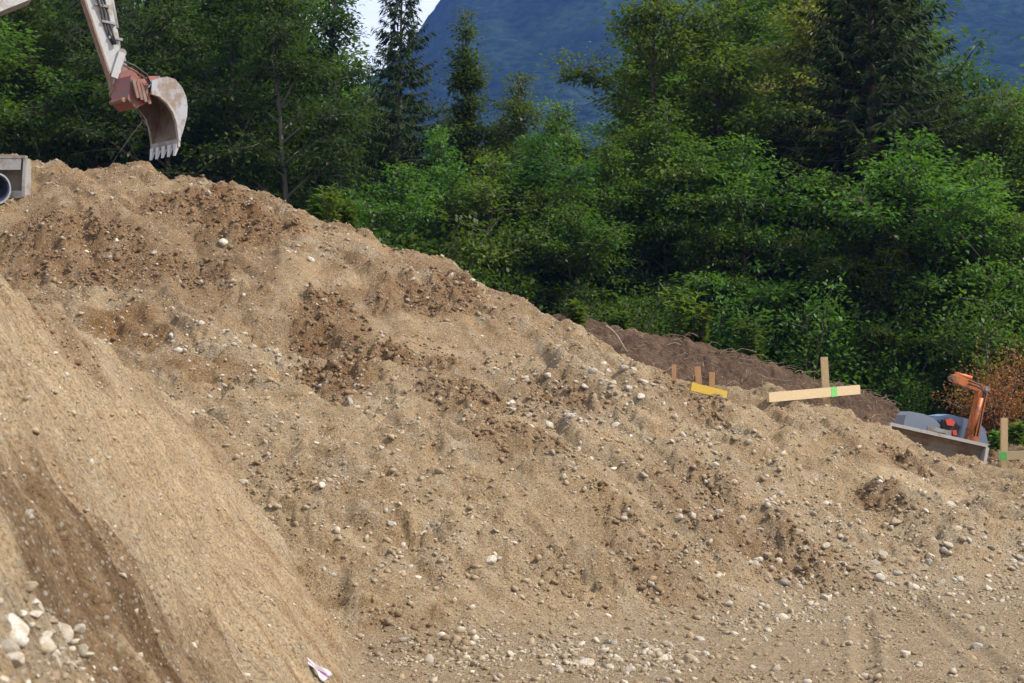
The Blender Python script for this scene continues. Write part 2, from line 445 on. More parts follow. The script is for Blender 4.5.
# ------------------------------------------------------------------ earth heap: fine sheet
def soil_mat(name, grain=1.0, stones=1.0, attr='Col', streaks=False):
    m, t, b, out = new_mat(name)
    at_ = nd(t, 'VertexColor'); at_.layer_name = attr
    tc = nd(t, 'TexCoord')
    P = tc.outputs['Object']
    def tn(s, d=6.0, r=0.6):
        n = nd(t, 'TexNoise', Scale=s, Detail=d, Roughness=r); t.links.new(P, n.inputs['Vector']); return n.outputs[0]
    big, mid, fine = tn(0.9), tn(5.0, 8.0, 0.68), tn(38.0, 5.0, 0.7)
    c = at_.outputs['Color']
    c = mixc(t, ramp(t, mid, [(0.35, 0.0), (0.75, 1.0)]), c, mixc(t, 1.0, c, (0.70, 0.65, 0.58), 'MULTIPLY'))
    c = mixc(t, ramp(t, fine, [(0.42, 0.0), (0.68, 1.0)]), c, mixc(t, 1.0, c, (1.55, 1.55, 1.52), 'MULTIPLY'))
    c = mixc(t, ramp(t, fine, [(0.30, 1.0), (0.47, 0.0)]), c, mixc(t, 1.0, c, (0.45, 0.40, 0.36), 'MULTIPLY'))  # fine light and dark speckle stands in for lit stones and shaded holes
    if streaks:
        mp = nd(t, 'Mapping'); mp.inputs['Scale'].default_value = (1.3, 15.0, 1.3); t.links.new(P, mp.inputs['Vector'])
        sn = nd(t, 'TexNoise', Scale=1.6, Detail=9.0, Roughness=0.72); t.links.new(mp.outputs[0], sn.inputs['Vector'])
        dk = nd(t, 'Math', operation='MULTIPLY'); t.links.new(ramp(t, sn.outputs[0], [(0.30, 1.0), (0.47, 0.0)]), dk.inputs[0]); t.links.new(at_.outputs['Alpha'], dk.inputs[1])
        c = mixc(t, dk.outputs[0], c, mixc(t, 1.0, c, (0.62, 0.54, 0.46), 'MULTIPLY'))
        lt = nd(t, 'Math', operation='MULTIPLY'); t.links.new(ramp(t, sn.outputs[0], [(0.52, 0.0), (0.66, 1.0)]), lt.inputs[0]); t.links.new(at_.outputs['Alpha'], lt.inputs[1])
        c = mixc(t, lt.outputs[0], c, mixc(t, 1.0, c, (1.28, 1.26, 1.22), 'MULTIPLY'))
    hsum = None
    for sc, thr, amt in ((27.0, 0.72, 0.85), (52.0, 0.66, 0.8)):
        vo = nd(t, 'TexVoronoi', Scale=sc * grain, Randomness=1.0); t.links.new(P, vo.inputs['Vector'])
        sep = nd(t, 'SeparateColor'); t.links.new(vo.outputs['Color'], sep.inputs[0])
        pick = ramp(t, sep.outputs[0], [(thr, 0.0), (thr + 0.02, 1.0)])
        rim = ramp(t, vo.outputs['Distance'], [(0.26, 1.0), (0.40, 0.0)])
        mu = nd(t, 'Math', operation='MULTIPLY'); t.links.new(pick, mu.inputs[0]); t.links.new(rim, mu.inputs[1])
        mu2 = nd(t, 'Math', operation='MULTIPLY'); t.links.new(mu.outputs[0], mu2.inputs[0]); mu2.inputs[1].default_value = amt * stones
        tint = ramp(t, sep.outputs[1], [(0.0, (0.20, 0.14, 0.085)), (0.35, (0.33, 0.27, 0.19)), (0.7, (0.38, 0.34, 0.28)), (1.0, (0.46, 0.43, 0.38))])
        c = mixc(t, mu2.outputs[0], c, tint)
        hs = nd(t, 'Math', operation='MULTIPLY'); t.links.new(mu2.outputs[0], hs.inputs[0]); hs.inputs[1].default_value = 0.5 / sc * 12
        if hsum is None: hsum = hs.outputs[0]
        else:
            ad = nd(t, 'Math', operation='ADD'); t.links.new(hsum, ad.inputs[0]); t.links.new(hs.outputs[0], ad.inputs[1]); hsum = ad.outputs[0]
    ad = nd(t, 'Math', operation='MULTIPLY_ADD'); t.links.new(fine, ad.inputs[0]); ad.inputs[1].default_value = 0.9; t.links.new(hsum, ad.inputs[2])
    ad2 = nd(t, 'Math', operation='MULTIPLY_ADD'); t.links.new(mid, ad2.inputs[0]); ad2.inputs[1].default_value = 1.1; t.links.new(ad.outputs[0], ad2.inputs[2])
    crumb = tn(15.0, 8.0, 0.78)
    ad3 = nd(t, 'Math', operation='MULTIPLY_ADD'); t.links.new(crumb, ad3.inputs[0]); ad3.inputs[1].default_value = 2.2; t.links.new(ad2.outputs[0], ad3.inputs[2])
    hh = ad3.outputs[0]
    if streaks:
        sm = nd(t, 'Math', operation='MULTIPLY'); t.links.new(sn.outputs[0], sm.inputs[0]); t.links.new(at_.outputs['Alpha'], sm.inputs[1])
        ad4 = nd(t, 'Math', operation='MULTIPLY_ADD'); t.links.new(sm.outputs[0], ad4.inputs[0]); ad4.inputs[1].default_value = 1.3; t.links.new(hh, ad4.inputs[2]); hh = ad4.outputs[0]
    bp = nd(t, 'Bump', Strength=0.8, Distance=0.045); t.links.new(hh, bp.inputs['Height'])
    t.links.new(bp.outputs[0], b.inputs['Normal'])
    t.links.new(c, b.inputs['Base Color'])
    b.inputs['Roughness'].default_value = 0.95
    b.inputs['Specular IOR Level'].default_value = 0.12
    return m

C_TAN = np.array([0.43, 0.315, 0.19]); C_CLOD = np.array([0.235, 0.135, 0.064]); C_GRAV = np.array([0.45, 0.37, 0.265])
C_RUST = np.array([0.25, 0.135, 0.05]); C_DARK = np.array([0.225, 0.142, 0.078]); C_SAND = np.array([0.56, 0.425, 0.27]); C_UP = np.array([0.305, 0.20, 0.11])
def soil_colour(x, y, z, S):
    c = np.empty(x.shape + (3,)); c[:] = C_TAN
    def mx(w, col):
        nonlocal c
        w = np.clip(w, 0, 1)[..., None]; c = c * (1 - w) + col * w
    mx(sstep(-0.2, 2.4, z + .5 * fbm(x / 1.6, y / 1.6, 70, 3)) * 0.9, C_UP)
    mx(0.55 * sstep(0.0, 0.6, fbm(x / 1.4, y / 1.4, 71, 4)), C_UP)
    mx(0.6 * sstep(0.05, 0.5, fbm(x / 0.8 + 9, y / 0.8, 72, 4)), C_SAND)
    mx(0.65 * sstep(0.0, 0.5, fbm(x / .32, y / .32, 78, 4, .6)), np.array([.31, .205, .108]))
    mx(0.6 * sstep(0.05, 0.5, fbm(x / .38 + 5, y / .38, 79, 4, .6)), np.array([.49, .415, .31]))
    mx(0.45 * sstep(0.1, 0.5, fbm(x / .9 + 2, y / .9, 80, 3)), np.array([.44, .29, .145]))
    mx(S['left'] * 0.85, C_SAND * 1.12)
    yy = y + 0.25 * noise(x, y, 31)
    st = noise(yy / 0.5, x / 3.0, 73) + 0.5 * noise(yy / 0.14, x / 1.5, 74)
    mx(S['left'] * 0.5 * sstep(0.15, 0.8, st), C_CLOD * 1.5)
    mx(S['left'] * 0.5 * sstep(0.1, 0.7, -st), C_GRAV * 1.15)
    mx(S['smooth'] * 0.6, C_TAN * 1.08)
    mx(S['grav'] * 0.55 * sstep(-0.4, 0.3, noise(x / .35, y / .35, 75)), C_GRAV)
    mx(S['clod'] * (0.7 + 0.3 * sstep(-0.2, 0.35, fbm(x / .45, y / .45, 76, 3))), C_CLOD)
    mx(S['rust'] * 0.85, C_RUST)
    mx(mask(B_BRIGHT, x, y, .4 * fbm(x * 2, y * 2, 5, 3)) * .85, np.array([.58, .43, .27]))
    mx(S['dark'] * (0.5 + 0.5 * sstep(-.3, .3, noise(yy / .3, x / 1.6, 77))), C_DARK)
    floor = (1 - sstep(0.03, 0.35, z - FLOOR)) * (y < 24)
    mx(floor * 0.6, np.array([0.40, 0.31, 0.205]))
    return c * np.array([0.705, 0.70, 0.69]) * (1 - .06 * S['left'])[..., None]

NX, NY = 680, 1050
_yy = np.linspace(2.2, 37.0, 4000); _w = np.cumsum(1 / (_yy + 14)); ys = np.interp(np.linspace(0, 1, NY), (_w - _w[0]) / (_w[-1] - _w[0]), _yy)
uu = np.linspace(-1, 1, NX)
Y = np.repeat(ys[:, None], NX, 1)
X = uu[None, :] * (2.6 + 0.372 * ys[:, None])
rngj = np.random.default_rng(3)
Y = Y + (rngj.random(Y.shape) - .5) * 0.02; X = X + (rngj.random(X.shape) - .5) * 0.012
S = soil(X, Y)
Z = ground(X, Y, S)
Cc = soil_colour(X, Y, Z, S)
idx = np.arange(NX * NY).reshape(NY, NX)
Fq = np.stack([idx[:-1, :-1], idx[:-1, 1:], idx[1:, 1:], idx[1:, :-1]], -1).reshape(-1, 4)
M_SOIL = soil_mat('loose_earth', streaks=True)
heap = link('earth_heap', mesh_np('earth_heap', np.stack([X, Y, Z], -1).reshape(-1, 3), Fq, True, np.concatenate([Cc, S['left'][..., None] * (1 - sstep(18, 21, Y))[..., None]], -1).reshape(-1, 4)), M_SOIL)
tag(heap, kind='structure')

# coarse ground out to the horizon, a hand below the fine sheet where both run
def gspace(a, b, n, p): return a + (b - a) * np.linspace(0, 1, n) ** p
gx = np.concatenate([-gspace(24, 2600, 34, 2.6)[::-1], np.arange(-23, 24, 1.0), gspace(24, 2600, 34, 2.6)])
gy = np.concatenate([-gspace(2, 400, 12, 2.2)[::-1], np.arange(0, 70, 1.0), gspace(70, 3200, 40, 2.4)])
GX, GY = np.meshgrid(gx, gy)
inside = (GY > 1.0) & (GY < 36.5) & (np.abs(GX) < 2.6 + 0.372 * GY - 0.2)
GZ = h_base(GX, np.clip(GY, 3, 1e9)) - np.where(inside, 0.45, 0.02)
n_ = len(gx)
gi = np.arange(GX.size).reshape(GX.shape)
Fg = np.stack([gi[:-1, :-1], gi[:-1, 1:], gi[1:, 1:], gi[1:, :-1]], -1).reshape(-1, 4)
gc = np.empty(GX.shape + (3,)); gc[:] = (0.26, 0.18, 0.105)
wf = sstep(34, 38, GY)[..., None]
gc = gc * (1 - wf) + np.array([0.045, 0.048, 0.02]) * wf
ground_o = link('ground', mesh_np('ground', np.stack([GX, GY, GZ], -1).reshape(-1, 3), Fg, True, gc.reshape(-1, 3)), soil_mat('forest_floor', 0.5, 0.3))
tag(ground_o, kind='structure')
# ------------------------------------------------------------------ stones and clods on the earth
def stone_shape(sub, seed, jit=0.16, flat=(1, .8, .62)):
    bm = bmesh.new(); bmesh.ops.create_icosphere(bm, subdivisions=sub, radius=1.0)
    r = random.Random(seed)
    cuts = [(Vector((r.gauss(0, 1), r.gauss(0, 1), r.gauss(0, 1))).normalized(), r.uniform(0.50, 0.88)) for _ in range(10)]
    for v in bm.verts:
        p = v.co.copy()
        for n, d in cuts:
            k = p.dot(n) - d
            if k > 0: p -= n * k * 0.95
        p *= 1 + r.uniform(-jit, jit) * (0.35 if sub > 1 else 1)
        v.co = Vector((p.x * flat[0], p.y * flat[1], p.z * flat[2]))
    V = np.array([v.co[:] for v in bm.verts]); F = np.array([[v.index for v in f.verts] for f in bm.faces])
    bm.free(); return V, F

def rot_mats(n, g, tilt=0.5):
    a = g.random(n) * 2 * np.pi; b = g.normal(0, tilt, n); c = g.normal(0, tilt, n)
    ca, sa, cb, sb, cc, sc = np.cos(a), np.sin(a), np.cos(b), np.sin(b), np.cos(c), np.sin(c)
    R = np.zeros((n, 3, 3))
    Rz = np.stack([np.stack([ca, -sa, 0 * a], -1), np.stack([sa, ca, 0 * a], -1), np.stack([0 * a, 0 * a, 1 + 0 * a], -1)], 1)
    Rx = np.stack([np.stack([1 + 0 * b, 0 * b, 0 * b], -1), np.stack([0 * b, cb, -sb], -1), np.stack([0 * b, sb, cb], -1)], 1)
    Ry = np.stack([np.stack([cc, 0 * c, sc], -1), np.stack([0 * c, 1 + 0 * c, 0 * c], -1), np.stack([-sc, 0 * c, cc], -1)], 1)
    return Rz @ Rx @ Ry

def scatter_mesh(name, P, rad, cols, shapes, g, sink=0.25):
    Vs, Fs, Cs, off = [], [], [], 0
    which = g.integers(0, len(shapes), len(P))
    R = rot_mats(len(P), g)
    for k, (V0, F0) in enumerate(shapes):
        i = np.nonzero(which == k)[0]
        if not len(i): continue
        st = np.stack([g.uniform(.8, 1.25, len(i)), g.uniform(.8, 1.2, len(i)), g.uniform(.75, 1.1, len(i))], -1)
        v = np.einsum('nij,nvj->nvi', R[i], V0[None] * st[:, None]) * rad[i][:, None, None]
        v = v + P[i][:, None]; v[:, :, 2] += (0.62 - sink * 2) * rad[i][:, None] * 0.6
        f = F0[None] + (np.arange(len(i)) * len(V0))[:, None, None] + off
        off += len(i) * len(V0)
        Vs.append(v.reshape(-1, 3)); Fs.append(f.reshape(-1, F0.shape[1]))
        Cs.append(np.repeat(cols[i], len(V0), 0))
    return mesh_np(name, np.concatenate(Vs), np.concatenate(Fs), False, np.concatenate(Cs))

def pebble_mat(name, rnd=False, dust=.7):
    m, t, b, out = new_mat(name)
    tc = nd(t, 'TexCoord'); P = tc.outputs['Object']
    if rnd:
        oi = nd(t, 'ObjectInfo'); c = oi.outputs['Color']
        sc1, sc2 = 1.6, 5.0
    else:
        a = nd(t, 'VertexColor'); a.layer_name = 'Col'; c = a.outputs['Color']; sc1, sc2 = 25.0, 90.0
    n1 = nd(t, 'TexNoise', Scale=sc1, Detail=5.0, Roughness=0.6); t.links.new(P, n1.inputs['Vector'])
    n2 = nd(t, 'TexNoise', Scale=sc2, Detail=5.0, Roughness=0.7); t.links.new(P, n2.inputs['Vector'])
    c = mixc(t, ramp(t, n2.outputs[0], [(0.3, 0.0), (0.7, 1.0)]), c, mixc(t, 1.0, c, (0.72, 0.68, 0.62), 'MULTIPLY'))
    c = mixc(t, ramp(t, n1.outputs[0], [(0.42, 0.0), (0.62, dust)]), c, (0.36, 0.275, 0.18))
    t.links.new(c, b.inputs['Base Color']); b.inputs['Roughness'].default_value = 0.85
    b.inputs['Specular IOR Level'].default_value = 0.25
    bp = nd(t, 'Bump', Strength=0.5, Distance=0.01 if not rnd else 0.15); t.links.new(n2.outputs[0], bp.inputs['Height']); t.links.new(bp.outputs[0], b.inputs['Normal'])
    return m
M_CRUMB = pebble_mat('earth_crumb', False, .12); M_PEB = pebble_mat('pebbles'); M_STONE = pebble_mat('stone_surface', True)

def low_shape(seed):
    r = random.Random(seed); bm = bmesh.new(); bmesh.ops.create_icosphere(bm, subdivisions=1, radius=1.0)
    for v in bm.verts: v.co = v.co * r.uniform(0.62, 1.25) + Vector((r.uniform(-.2, .2), r.uniform(-.2, .2), r.uniform(-.2, .2)))
    for v in bm.verts: v.co.z *= 0.75
    V = np.array([v.co[:] for v in bm.verts]); F = np.array([[v.index for v in f.verts] for f in bm.faces]); bm.free(); return V, F
LOW = [low_shape(s) for s in range(14)]
def tiny_shape(seed):
    r = random.Random(seed); V = np.array([(1, 0, 0), (-1, 0, 0), (0, 1, 0), (0, -1, 0), (0, 0, .8), (0, 0, -.8)], float)
    V = V * np.array([[r.uniform(.75, 1.25)] for _ in range(6)]) + np.array([[r.uniform(-.25, .25) for _ in range(3)] for _ in range(6)])
    return V, np.array([(0, 2, 4), (2, 1, 4), (1, 3, 4), (3, 0, 4), (2, 0, 5), (1, 2, 5), (3, 1, 5), (0, 3, 5)])
TINY = [tiny_shape(s) for s in range(16)]
MID = [stone_shape(2, 50 + s, 0.18) for s in range(8)]
BIG = [stone_shape(3, 90 + s, 0.10, (1, random.Random(s).uniform(.68, .95), random.Random(s + 9).uniform(.5, .8))) for s in range(12)]

G = np.random.default_rng(21)
def sample_ground(n, dens, y0=4, y1=31):
    """points on the ground thinned by a density of the soil kinds"""
    y = y0 + (y1 - y0) * G.random(n) ** 0.85
    x = (G.random(n) * 2 - 1) * (0.9 + 0.355 * y)
    S = soil(x, y); w = dens(S, x, y)
    k = G.random(n) < w
    x, y = x[k], y[k]; S = {a: b[k] for a, b in S.items()}
    return x, y, S

PALE = np.array([[0.56, 0.505, 0.42], [0.48, 0.44, 0.38], [0.66, 0.62, 0.55], [0.38, 0.30, 0.21], [0.37, 0.345, 0.31], [0.30, 0.22, 0.14], [0.44, 0.36, 0.26]])
# small earth crumbs and grit everywhere the slope is broken
def strew(name, label, n, dens, rfun, cfun, cut=0.021):
    x, y, Sx = sample_ground(n, dens)
    z = ground(x, y, Sx); rad = rfun(len(x), Sx); cols = cfun(x, y, z, Sx)
    P = np.stack([x, y, z], -1); k = rad < cut
    for nm, kk, shp in ((name, k, TINY), (name + '_coarse', ~k, LOW)):
        tag(link(nm, scatter_mesh(nm, P[kk], rad[kk], cols[kk], shp, G), M_CRUMB if name[:5] == 'earth' else M_PEB), label + (' in fine grains' if kk is k else ' in coarse lumps'), kind='stuff')
strew('earth_crumbs', 'brown earth crumbs strewn over the slope', 165000,
      lambda S, x, y: np.clip((0.30 + 0.9 * S['clod'] + 0.4 * S['grav'] - 0.05 * S['left']) * (1 - 0.7 * S['smooth']), 0.04, 1) * np.clip(0.5 + 0.9 * noise(x / .8, y / .8, 301), .12, 1),
      lambda n, S: np.clip(0.0125 * (1 + G.pareto(2.5, n)), 0.0125, 0.055) * (0.85 + 0.6 * S['clod']) * (1 - .45 * S['left']),
      lambda x, y, z, S: soil_colour(x, y, z, S) * G.uniform(0.7, 1.2, (len(x), 1)))
strew('earth_clods', 'dark brown earth clods heaped on the slope', 36000,
      lambda S, x, y: np.clip(S['clod'] * 1.1 - .12, 0, 1) * np.clip(0.55 + 1.0 * noise(x / .5, y / .5, 305), .05, 1),
      lambda n, S: np.clip(0.0225 * (1 + G.pareto(3.2, n)), 0.0225, 0.05),
      lambda x, y, z, S: (np.array([.165, .102, .056]) + 0 * x[:, None]) * G.uniform(0.75, 1.35, (len(x), 1)), 0.0226)
def gcol(x, y, z, S):
    n = len(x); c = PALE[G.integers(0, len(PALE), n)] * G.uniform(0.7, 1.1, (n, 1)); q = G.random((n, 1)) * .6
    return c * (1 - q) + soil_colour(x, y, z, S) * q
strew('gravel', 'pale gravel mixed through the earth of the slope', 100000,
      lambda S, x, y: np.clip((0.42 + 1.25 * S['grav'] + 0.12 * S['left'] + 0.12 * S['clod']) * (1 - 0.6 * S['smooth']), 0.04, 1) * np.clip(0.5 + 1.0 * noise(x / .6, y / .6, 302), .1, 1),
      lambda n, S: np.clip(0.012 * (1 + G.pareto(2.5, n)), 0.012, 0.055) * (1 - .5 * S['left'] * (1 - S['grav'] * .9)), gcol)
# fist-sized stones past the three hundred that show largest
x, y, Sx = sample_ground(9000, lambda S, x, y: np.clip(0.06 + 0.5 * S['grav'] + 0.03 * S['clod'], 0, 1) * (1 - .6 * S['smooth']) * np.clip(0.4 + 1.0 * noise(x / .7, y / .7, 303), .05, 1))
z = ground(x, y, Sx)
rad = np.clip(0.028 * (1 + G.pareto(3.0, len(x))), 0.028, 0.07) * (1 - .5 * Sx['left'] * (y > 6))
cols = PALE[G.integers(0, 5, len(x))] * G.uniform(0.75, 1.1, (len(x), 1))
tag(link('small_stones', scatter_mesh('small_stones', np.stack([x, y, z], -1), rad, cols, MID, G, 0.2), M_PEB), 'small rounded stones lying among the gravel', kind='stuff')

# ---- stones one can pick out: (pixel x, pixel y, width in pixels, colour number, label)
STONE_ME = [mesh_np('stone', V, F, True) for V, F in BIG]
def stone(p, rad, colour, label, group=None, g=G):
    o = link('stone', STONE_ME[g.integers(0, len(STONE_ME))], M_STONE)
    o.location = (p[0], p[1], p[2] - rad * 0.02)
    o.rotation_euler = (g.normal(0, .35), g.normal(0, .35), g.random() * 6.28)
    s = rad * 1.12; o.scale = (s * g.uniform(.92, 1.1), s * g.uniform(.92, 1.1), s * g.uniform(.85, 1.05))
    o.color = (*colour, 1)
    tag(o, label, 'stone', group)
    return o
def gpoint(px, py):
    p = hit(px, py); return np.array([p[0], p[1], float(ground(np.array([p[0]]), np.array([p[1]]))[0])])
NAMED = [
    (586, 664, 22, 0, 'pale grey cobble on the pit floor, largest stone at the bottom centre'),
    (690, 662, 20, 3, 'brown earth-crusted cobble right of the pale cobble on the pit floor'),
    (783, 619, 17, 0, 'smooth oval pale stone lying alone on the floor below the slope'),
    (895, 519, 16, 3, 'round tan stone set in the slope below the bright scraped patches'),
    (978, 646, 15, 4, 'rounded grey-brown stone beside the wheel rut at lower right'),
    (990, 590, 14, 2, 'white stone at the foot of the slope near the right edge'),
    (880, 580, 14, 2, 'bright pale stone at the slope foot left of the wheel ruts'),
    (842, 562, 12, 1, 'grey stone above the slope foot, upper left of the bright pale stone'),
    (826, 501, 11, 2, 'light stone high on the lower right slope, left of the scraped patch'),
    (951, 511, 12, 2, 'whitish stone just below the long scraped patch at right'),
    (727, 606, 13, 1, 'pale stone at the slope foot right of bottom centre'),
    (826, 598, 13, 0, 'flat pale stone at the foot of the slope above the wheel rut'),
    (450, 276, 12, 0, 'grey boulder on the heap crest, uppermost stone on the skyline edge'),
    (481, 287, 9, 2, 'pale stone on the crest line below the grey skyline boulder'),
    (188, 178, 9, 2, 'white stone on the top of the heap below the bucket'),
    (223, 246, 10, 2, 'white stone on the dark clods of the upper heap'),
    (311, 270, 9, 2, 'pale stone in the clods above the sandy scarp'),
    (178, 352, 11, 2, 'whitish stone right of the rust-brown patch'),
    (333, 354, 15, 4, 'grey boulder stuck in the clods below the scarp'),
    (491, 559, 13, 2, 'pale oval stone in the middle of the lower slope'),
    (468, 465, 9, 2, 'pale stone just left above the dark hole'),
    (719, 393, 12, 4, 'grey stone at the right end of the yellow board'),
    (600, 382, 12, 2, 'white stone in the gravel band, upper of the largest pair'),
    (612, 392, 11, 0, 'pale stone in the gravel band, lower right of the white one'),
    (559, 436, 11, 2, 'pale stone near the lower edge of the gravel band'),
    (530, 430, 10, 0, 'light stone at lower left of the gravel band'),
    (28, 506, 15, 1, 'grey stone at the upper edge of the dark streak, left edge of photo'),
    (14, 622, 40, 2, 'large whitish cobble at the lower left edge of the photo'),
    (6, 648, 30, 4, 'flat grey cobble under the large whitish one at lower left'),
    (44, 655, 26, 0, 'round pale cobble in the lower left corner pile'),
    (10, 668, 28, 2, 'white cobble in the bottom left corner'),
    (36, 672, 24, 1, 'grey-green cobble at the very bottom of the corner pile'),
    (62, 612, 26, 0, 'pale cobble half buried beside the lower left corner pile'),
    (28, 588, 20, 3, 'tan cobble above the lower left corner pile'),
    (70, 676, 18, 3, 'brown cobble at the bottom edge right of the corner pile'),
    (22, 640, 18, 2, 'small white cobble wedged in the middle of the corner pile'),
    (90, 655, 14, 1, 'small grey cobble just right of the corner pile'),
    (138, 588, 10, 2, 'white chip of stone on the dark brown streak'),
    (193, 636, 10, 2, 'white stone at the lower end of the dark streak'),
    (284, 602, 9, 2, 'light pebble on the sandy bank above the paper scrap'),
    (328, 508, 9, 4, 'grey stone at the edge of the sandy bank, middle left'),
    (277, 508, 11, 1, 'grey stone in the angle between bank and slope'),
    (243, 485, 10, 2, 'light stone right of the sandy bank edge'),
    (404, 640, 11, 4, 'upright grey stone at the foot of the slope left of bottom centre'),
    (618, 662, 13, 1, 'grey stone on the floor right of the largest pale cobble'),
    (650, 650, 12, 3, 'tan stone on the floor midway along the bottom centre stones'),
    (668, 660, 12, 1, 'grey stone just left of the brown crusted cobble'),
    (752, 668, 12, 2, 'pale stone at the bottom edge right of centre'),
    (700, 640, 12, 0, 'pale stone above the brown crusted cobble'),
    (706, 655, 10, 2, 'small white stone touching the right of the brown crusted cobble'),
]
taken = []
for px, py, w, ci, lab in NAMED:
    p = gpoint(px, py); r = w * p[1] / FPX / 2
    stone(p, r, tuple(PALE[ci] * G.uniform(.95, 1.1)), lab); taken.append((p[0], p[1], r))
ZONES = [   # (px, py, rx, ry, how many, width range in px, colours, label)
    (885, 565, 140, 26, 62, (7, 13), [0, 1, 2, 4, 3], 'rounded pale to grey stone in the stony belt at the foot of the right slope'),
    (575, 400, 85, 30, 52, (6, 11), [0, 1, 2, 2], 'pale stone in the gravel band on the upper middle slope'),
    (610, 655, 100, 18, 34, (6, 12), [0, 1, 3, 2], 'stone among the loose stones on the floor at the bottom centre'),
    (225, 345, 85, 16, 26, (5, 9), [0, 2, 1], 'small pale stone in the stony streak right of the rust-brown patch'),
    (740, 490, 110, 50, 34, (5, 10), [0, 1, 2, 3, 4], 'small stone scattered on the lower slope below the batter board'),
    (450, 540, 110, 70, 26, (5, 9), [0, 1, 2, 4], 'small stone scattered on the lower middle slope'),
    (45, 640, 45, 40, 20, (10, 20), [0, 1, 2, 3], 'cobble packed in the pile at the lower left corner'),
]
n_st = len(NAMED)
for zx, zy, rx, ry, n, (w0, w1), cl, lab in ZONES:
    k = tries = 0
    while k < n and tries < n * 30 and n_st < 298:
        tries += 1
        a, q = G.random() * 6.283, math.sqrt(G.random())
        px, py = zx + rx * q * math.cos(a), zy + ry * q * math.sin(a)
        if not (3 < px < 1021 and py < 680): continue
        p = gpoint(px, py); r = G.uniform(w0, w1) * p[1] / FPX / 2
        if any((p[0] - t[0]) ** 2 + (p[1] - t[1]) ** 2 < (0.85 * (r + t[2])) ** 2 for t in taken): continue
        stone(p, r, tuple(PALE[cl[G.integers(0, len(cl))]] * G.uniform(.8, 1.12)), lab, lab.split(' in the ')[-1].split(' on the ')[-1].split(' among the ')[-1])
        taken.append((p[0], p[1], r)); k += 1; n_st += 1

# ------------------------------------------------------------------ trees, shrubs and weeds
def leaf_mat(name, col, col2, trans=0.45, rough=0.5, vary=0.34):
    m, t, b, out = new_mat(name)
    oi = nd(t, 'ObjectInfo')
    a = nd(t, 'VertexColor'); a.layer_name = 'Col'
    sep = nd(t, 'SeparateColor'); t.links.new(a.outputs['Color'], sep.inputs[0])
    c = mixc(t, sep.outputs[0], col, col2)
    hs = nd(t, 'HueSaturation'); t.links.new(c, hs.inputs['Color'])
    h = nd(t, 'MapRange'); t.links.new(oi.outputs['Random'], h.inputs[0]); h.inputs[3].default_value = 0.472; h.inputs[4].default_value = 0.522
    t.links.new(h.outputs[0], hs.inputs['Hue'])
    v = nd(t, 'MapRange'); t.links.new(oi.outputs['Random'], v.inputs[0]); v.inputs[3].default_value = 1 - vary; v.inputs[4].default_value = 1 + vary
    t.links.new(v.outputs[0], hs.inputs['Value'])
    c = hs.outputs[0]
    t.links.new(c, b.inputs['Base Color']); b.inputs['Roughness'].default_value = rough
    b.inputs['Specular IOR Level'].default_value = 0.25 if rough < .6 else 0.06
    tr = nd(t, 'BsdfTranslucent'); tcol = mixc(t, 1.0, c, (1.25, 1.35, 0.55), 'MULTIPLY'); t.links.new(tcol, tr.inputs['Color'])
    mx = nd(t, 'MixShader'); mx.inputs[0].default_value = trans
    t.links.new(b.outputs[0], mx.inputs[1]); t.links.new(tr.outputs[0], mx.inputs[2]); t.links.new(mx.outputs[0], out.inputs[0])
    return m

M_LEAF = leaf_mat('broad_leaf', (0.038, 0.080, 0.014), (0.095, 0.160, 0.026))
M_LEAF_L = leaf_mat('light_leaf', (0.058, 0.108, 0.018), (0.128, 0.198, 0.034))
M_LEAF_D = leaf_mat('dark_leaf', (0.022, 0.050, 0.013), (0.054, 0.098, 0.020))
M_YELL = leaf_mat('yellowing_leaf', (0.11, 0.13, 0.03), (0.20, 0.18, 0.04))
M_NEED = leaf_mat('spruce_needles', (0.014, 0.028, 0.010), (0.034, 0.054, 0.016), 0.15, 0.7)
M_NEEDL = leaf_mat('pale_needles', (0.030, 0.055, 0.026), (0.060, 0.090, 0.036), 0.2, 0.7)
M_DRY = leaf_mat('dry_leaf', (0.20, 0.075, 0.028), (0.36, 0.165, 0.068), 0.35)
M_BARK = worn('bark', (0.085, 0.065, 0.045), scale=3.0, dirt=(0.13, 0.12, 0.09), grain=(6, 6, .7), rough=0.95)
M_BARKP = worn('pale_bark', (0.13, 0.12, 0.10), scale=3.0, dirt=(0.08, 0.07, 0.05), grain=(6, 6, .9), rough=0.95)

def tubes(segs, sides=5):
    """segs: list of (points (n,3), radii (n)) -> V, F"""
    Vs, Fs, off = [], [], 0
    for P, R in segs:
        P = np.asarray(P, float); n = len(P)
        T = np.gradient(P, axis=0); T /= np.linalg.norm(T, axis=1)[:, None] + 1e-9
        ref = np.array([0, 0, 1.0]) if abs(T[0][2]) < 0.8 else np.array([1.0, 0, 0])
        A = np.cross(T, ref); A /= np.linalg.norm(A, axis=1)[:, None] + 1e-9
        B = np.cross(T, A)
        ang = np.arange(sides) / sides * 2 * np.pi
        ring = P[:, None] + (A[:, None] * np.cos(ang)[None, :, None] + B[:, None] * np.sin(ang)[None, :, None]) * np.asarray(R)[:, None, None]
        Vs.append(ring.reshape(-1, 3))
        i = np.arange(n - 1)[:, None] * sides; j = np.arange(sides)[None]; k = (j + 1) % sides
        Fs.append(np.stack([i + j, i + k, i + sides + k, i + sides + j], -1).reshape(-1, 4) + off)
        off += n * sides
    return np.concatenate(Vs), np.concatenate(Fs)

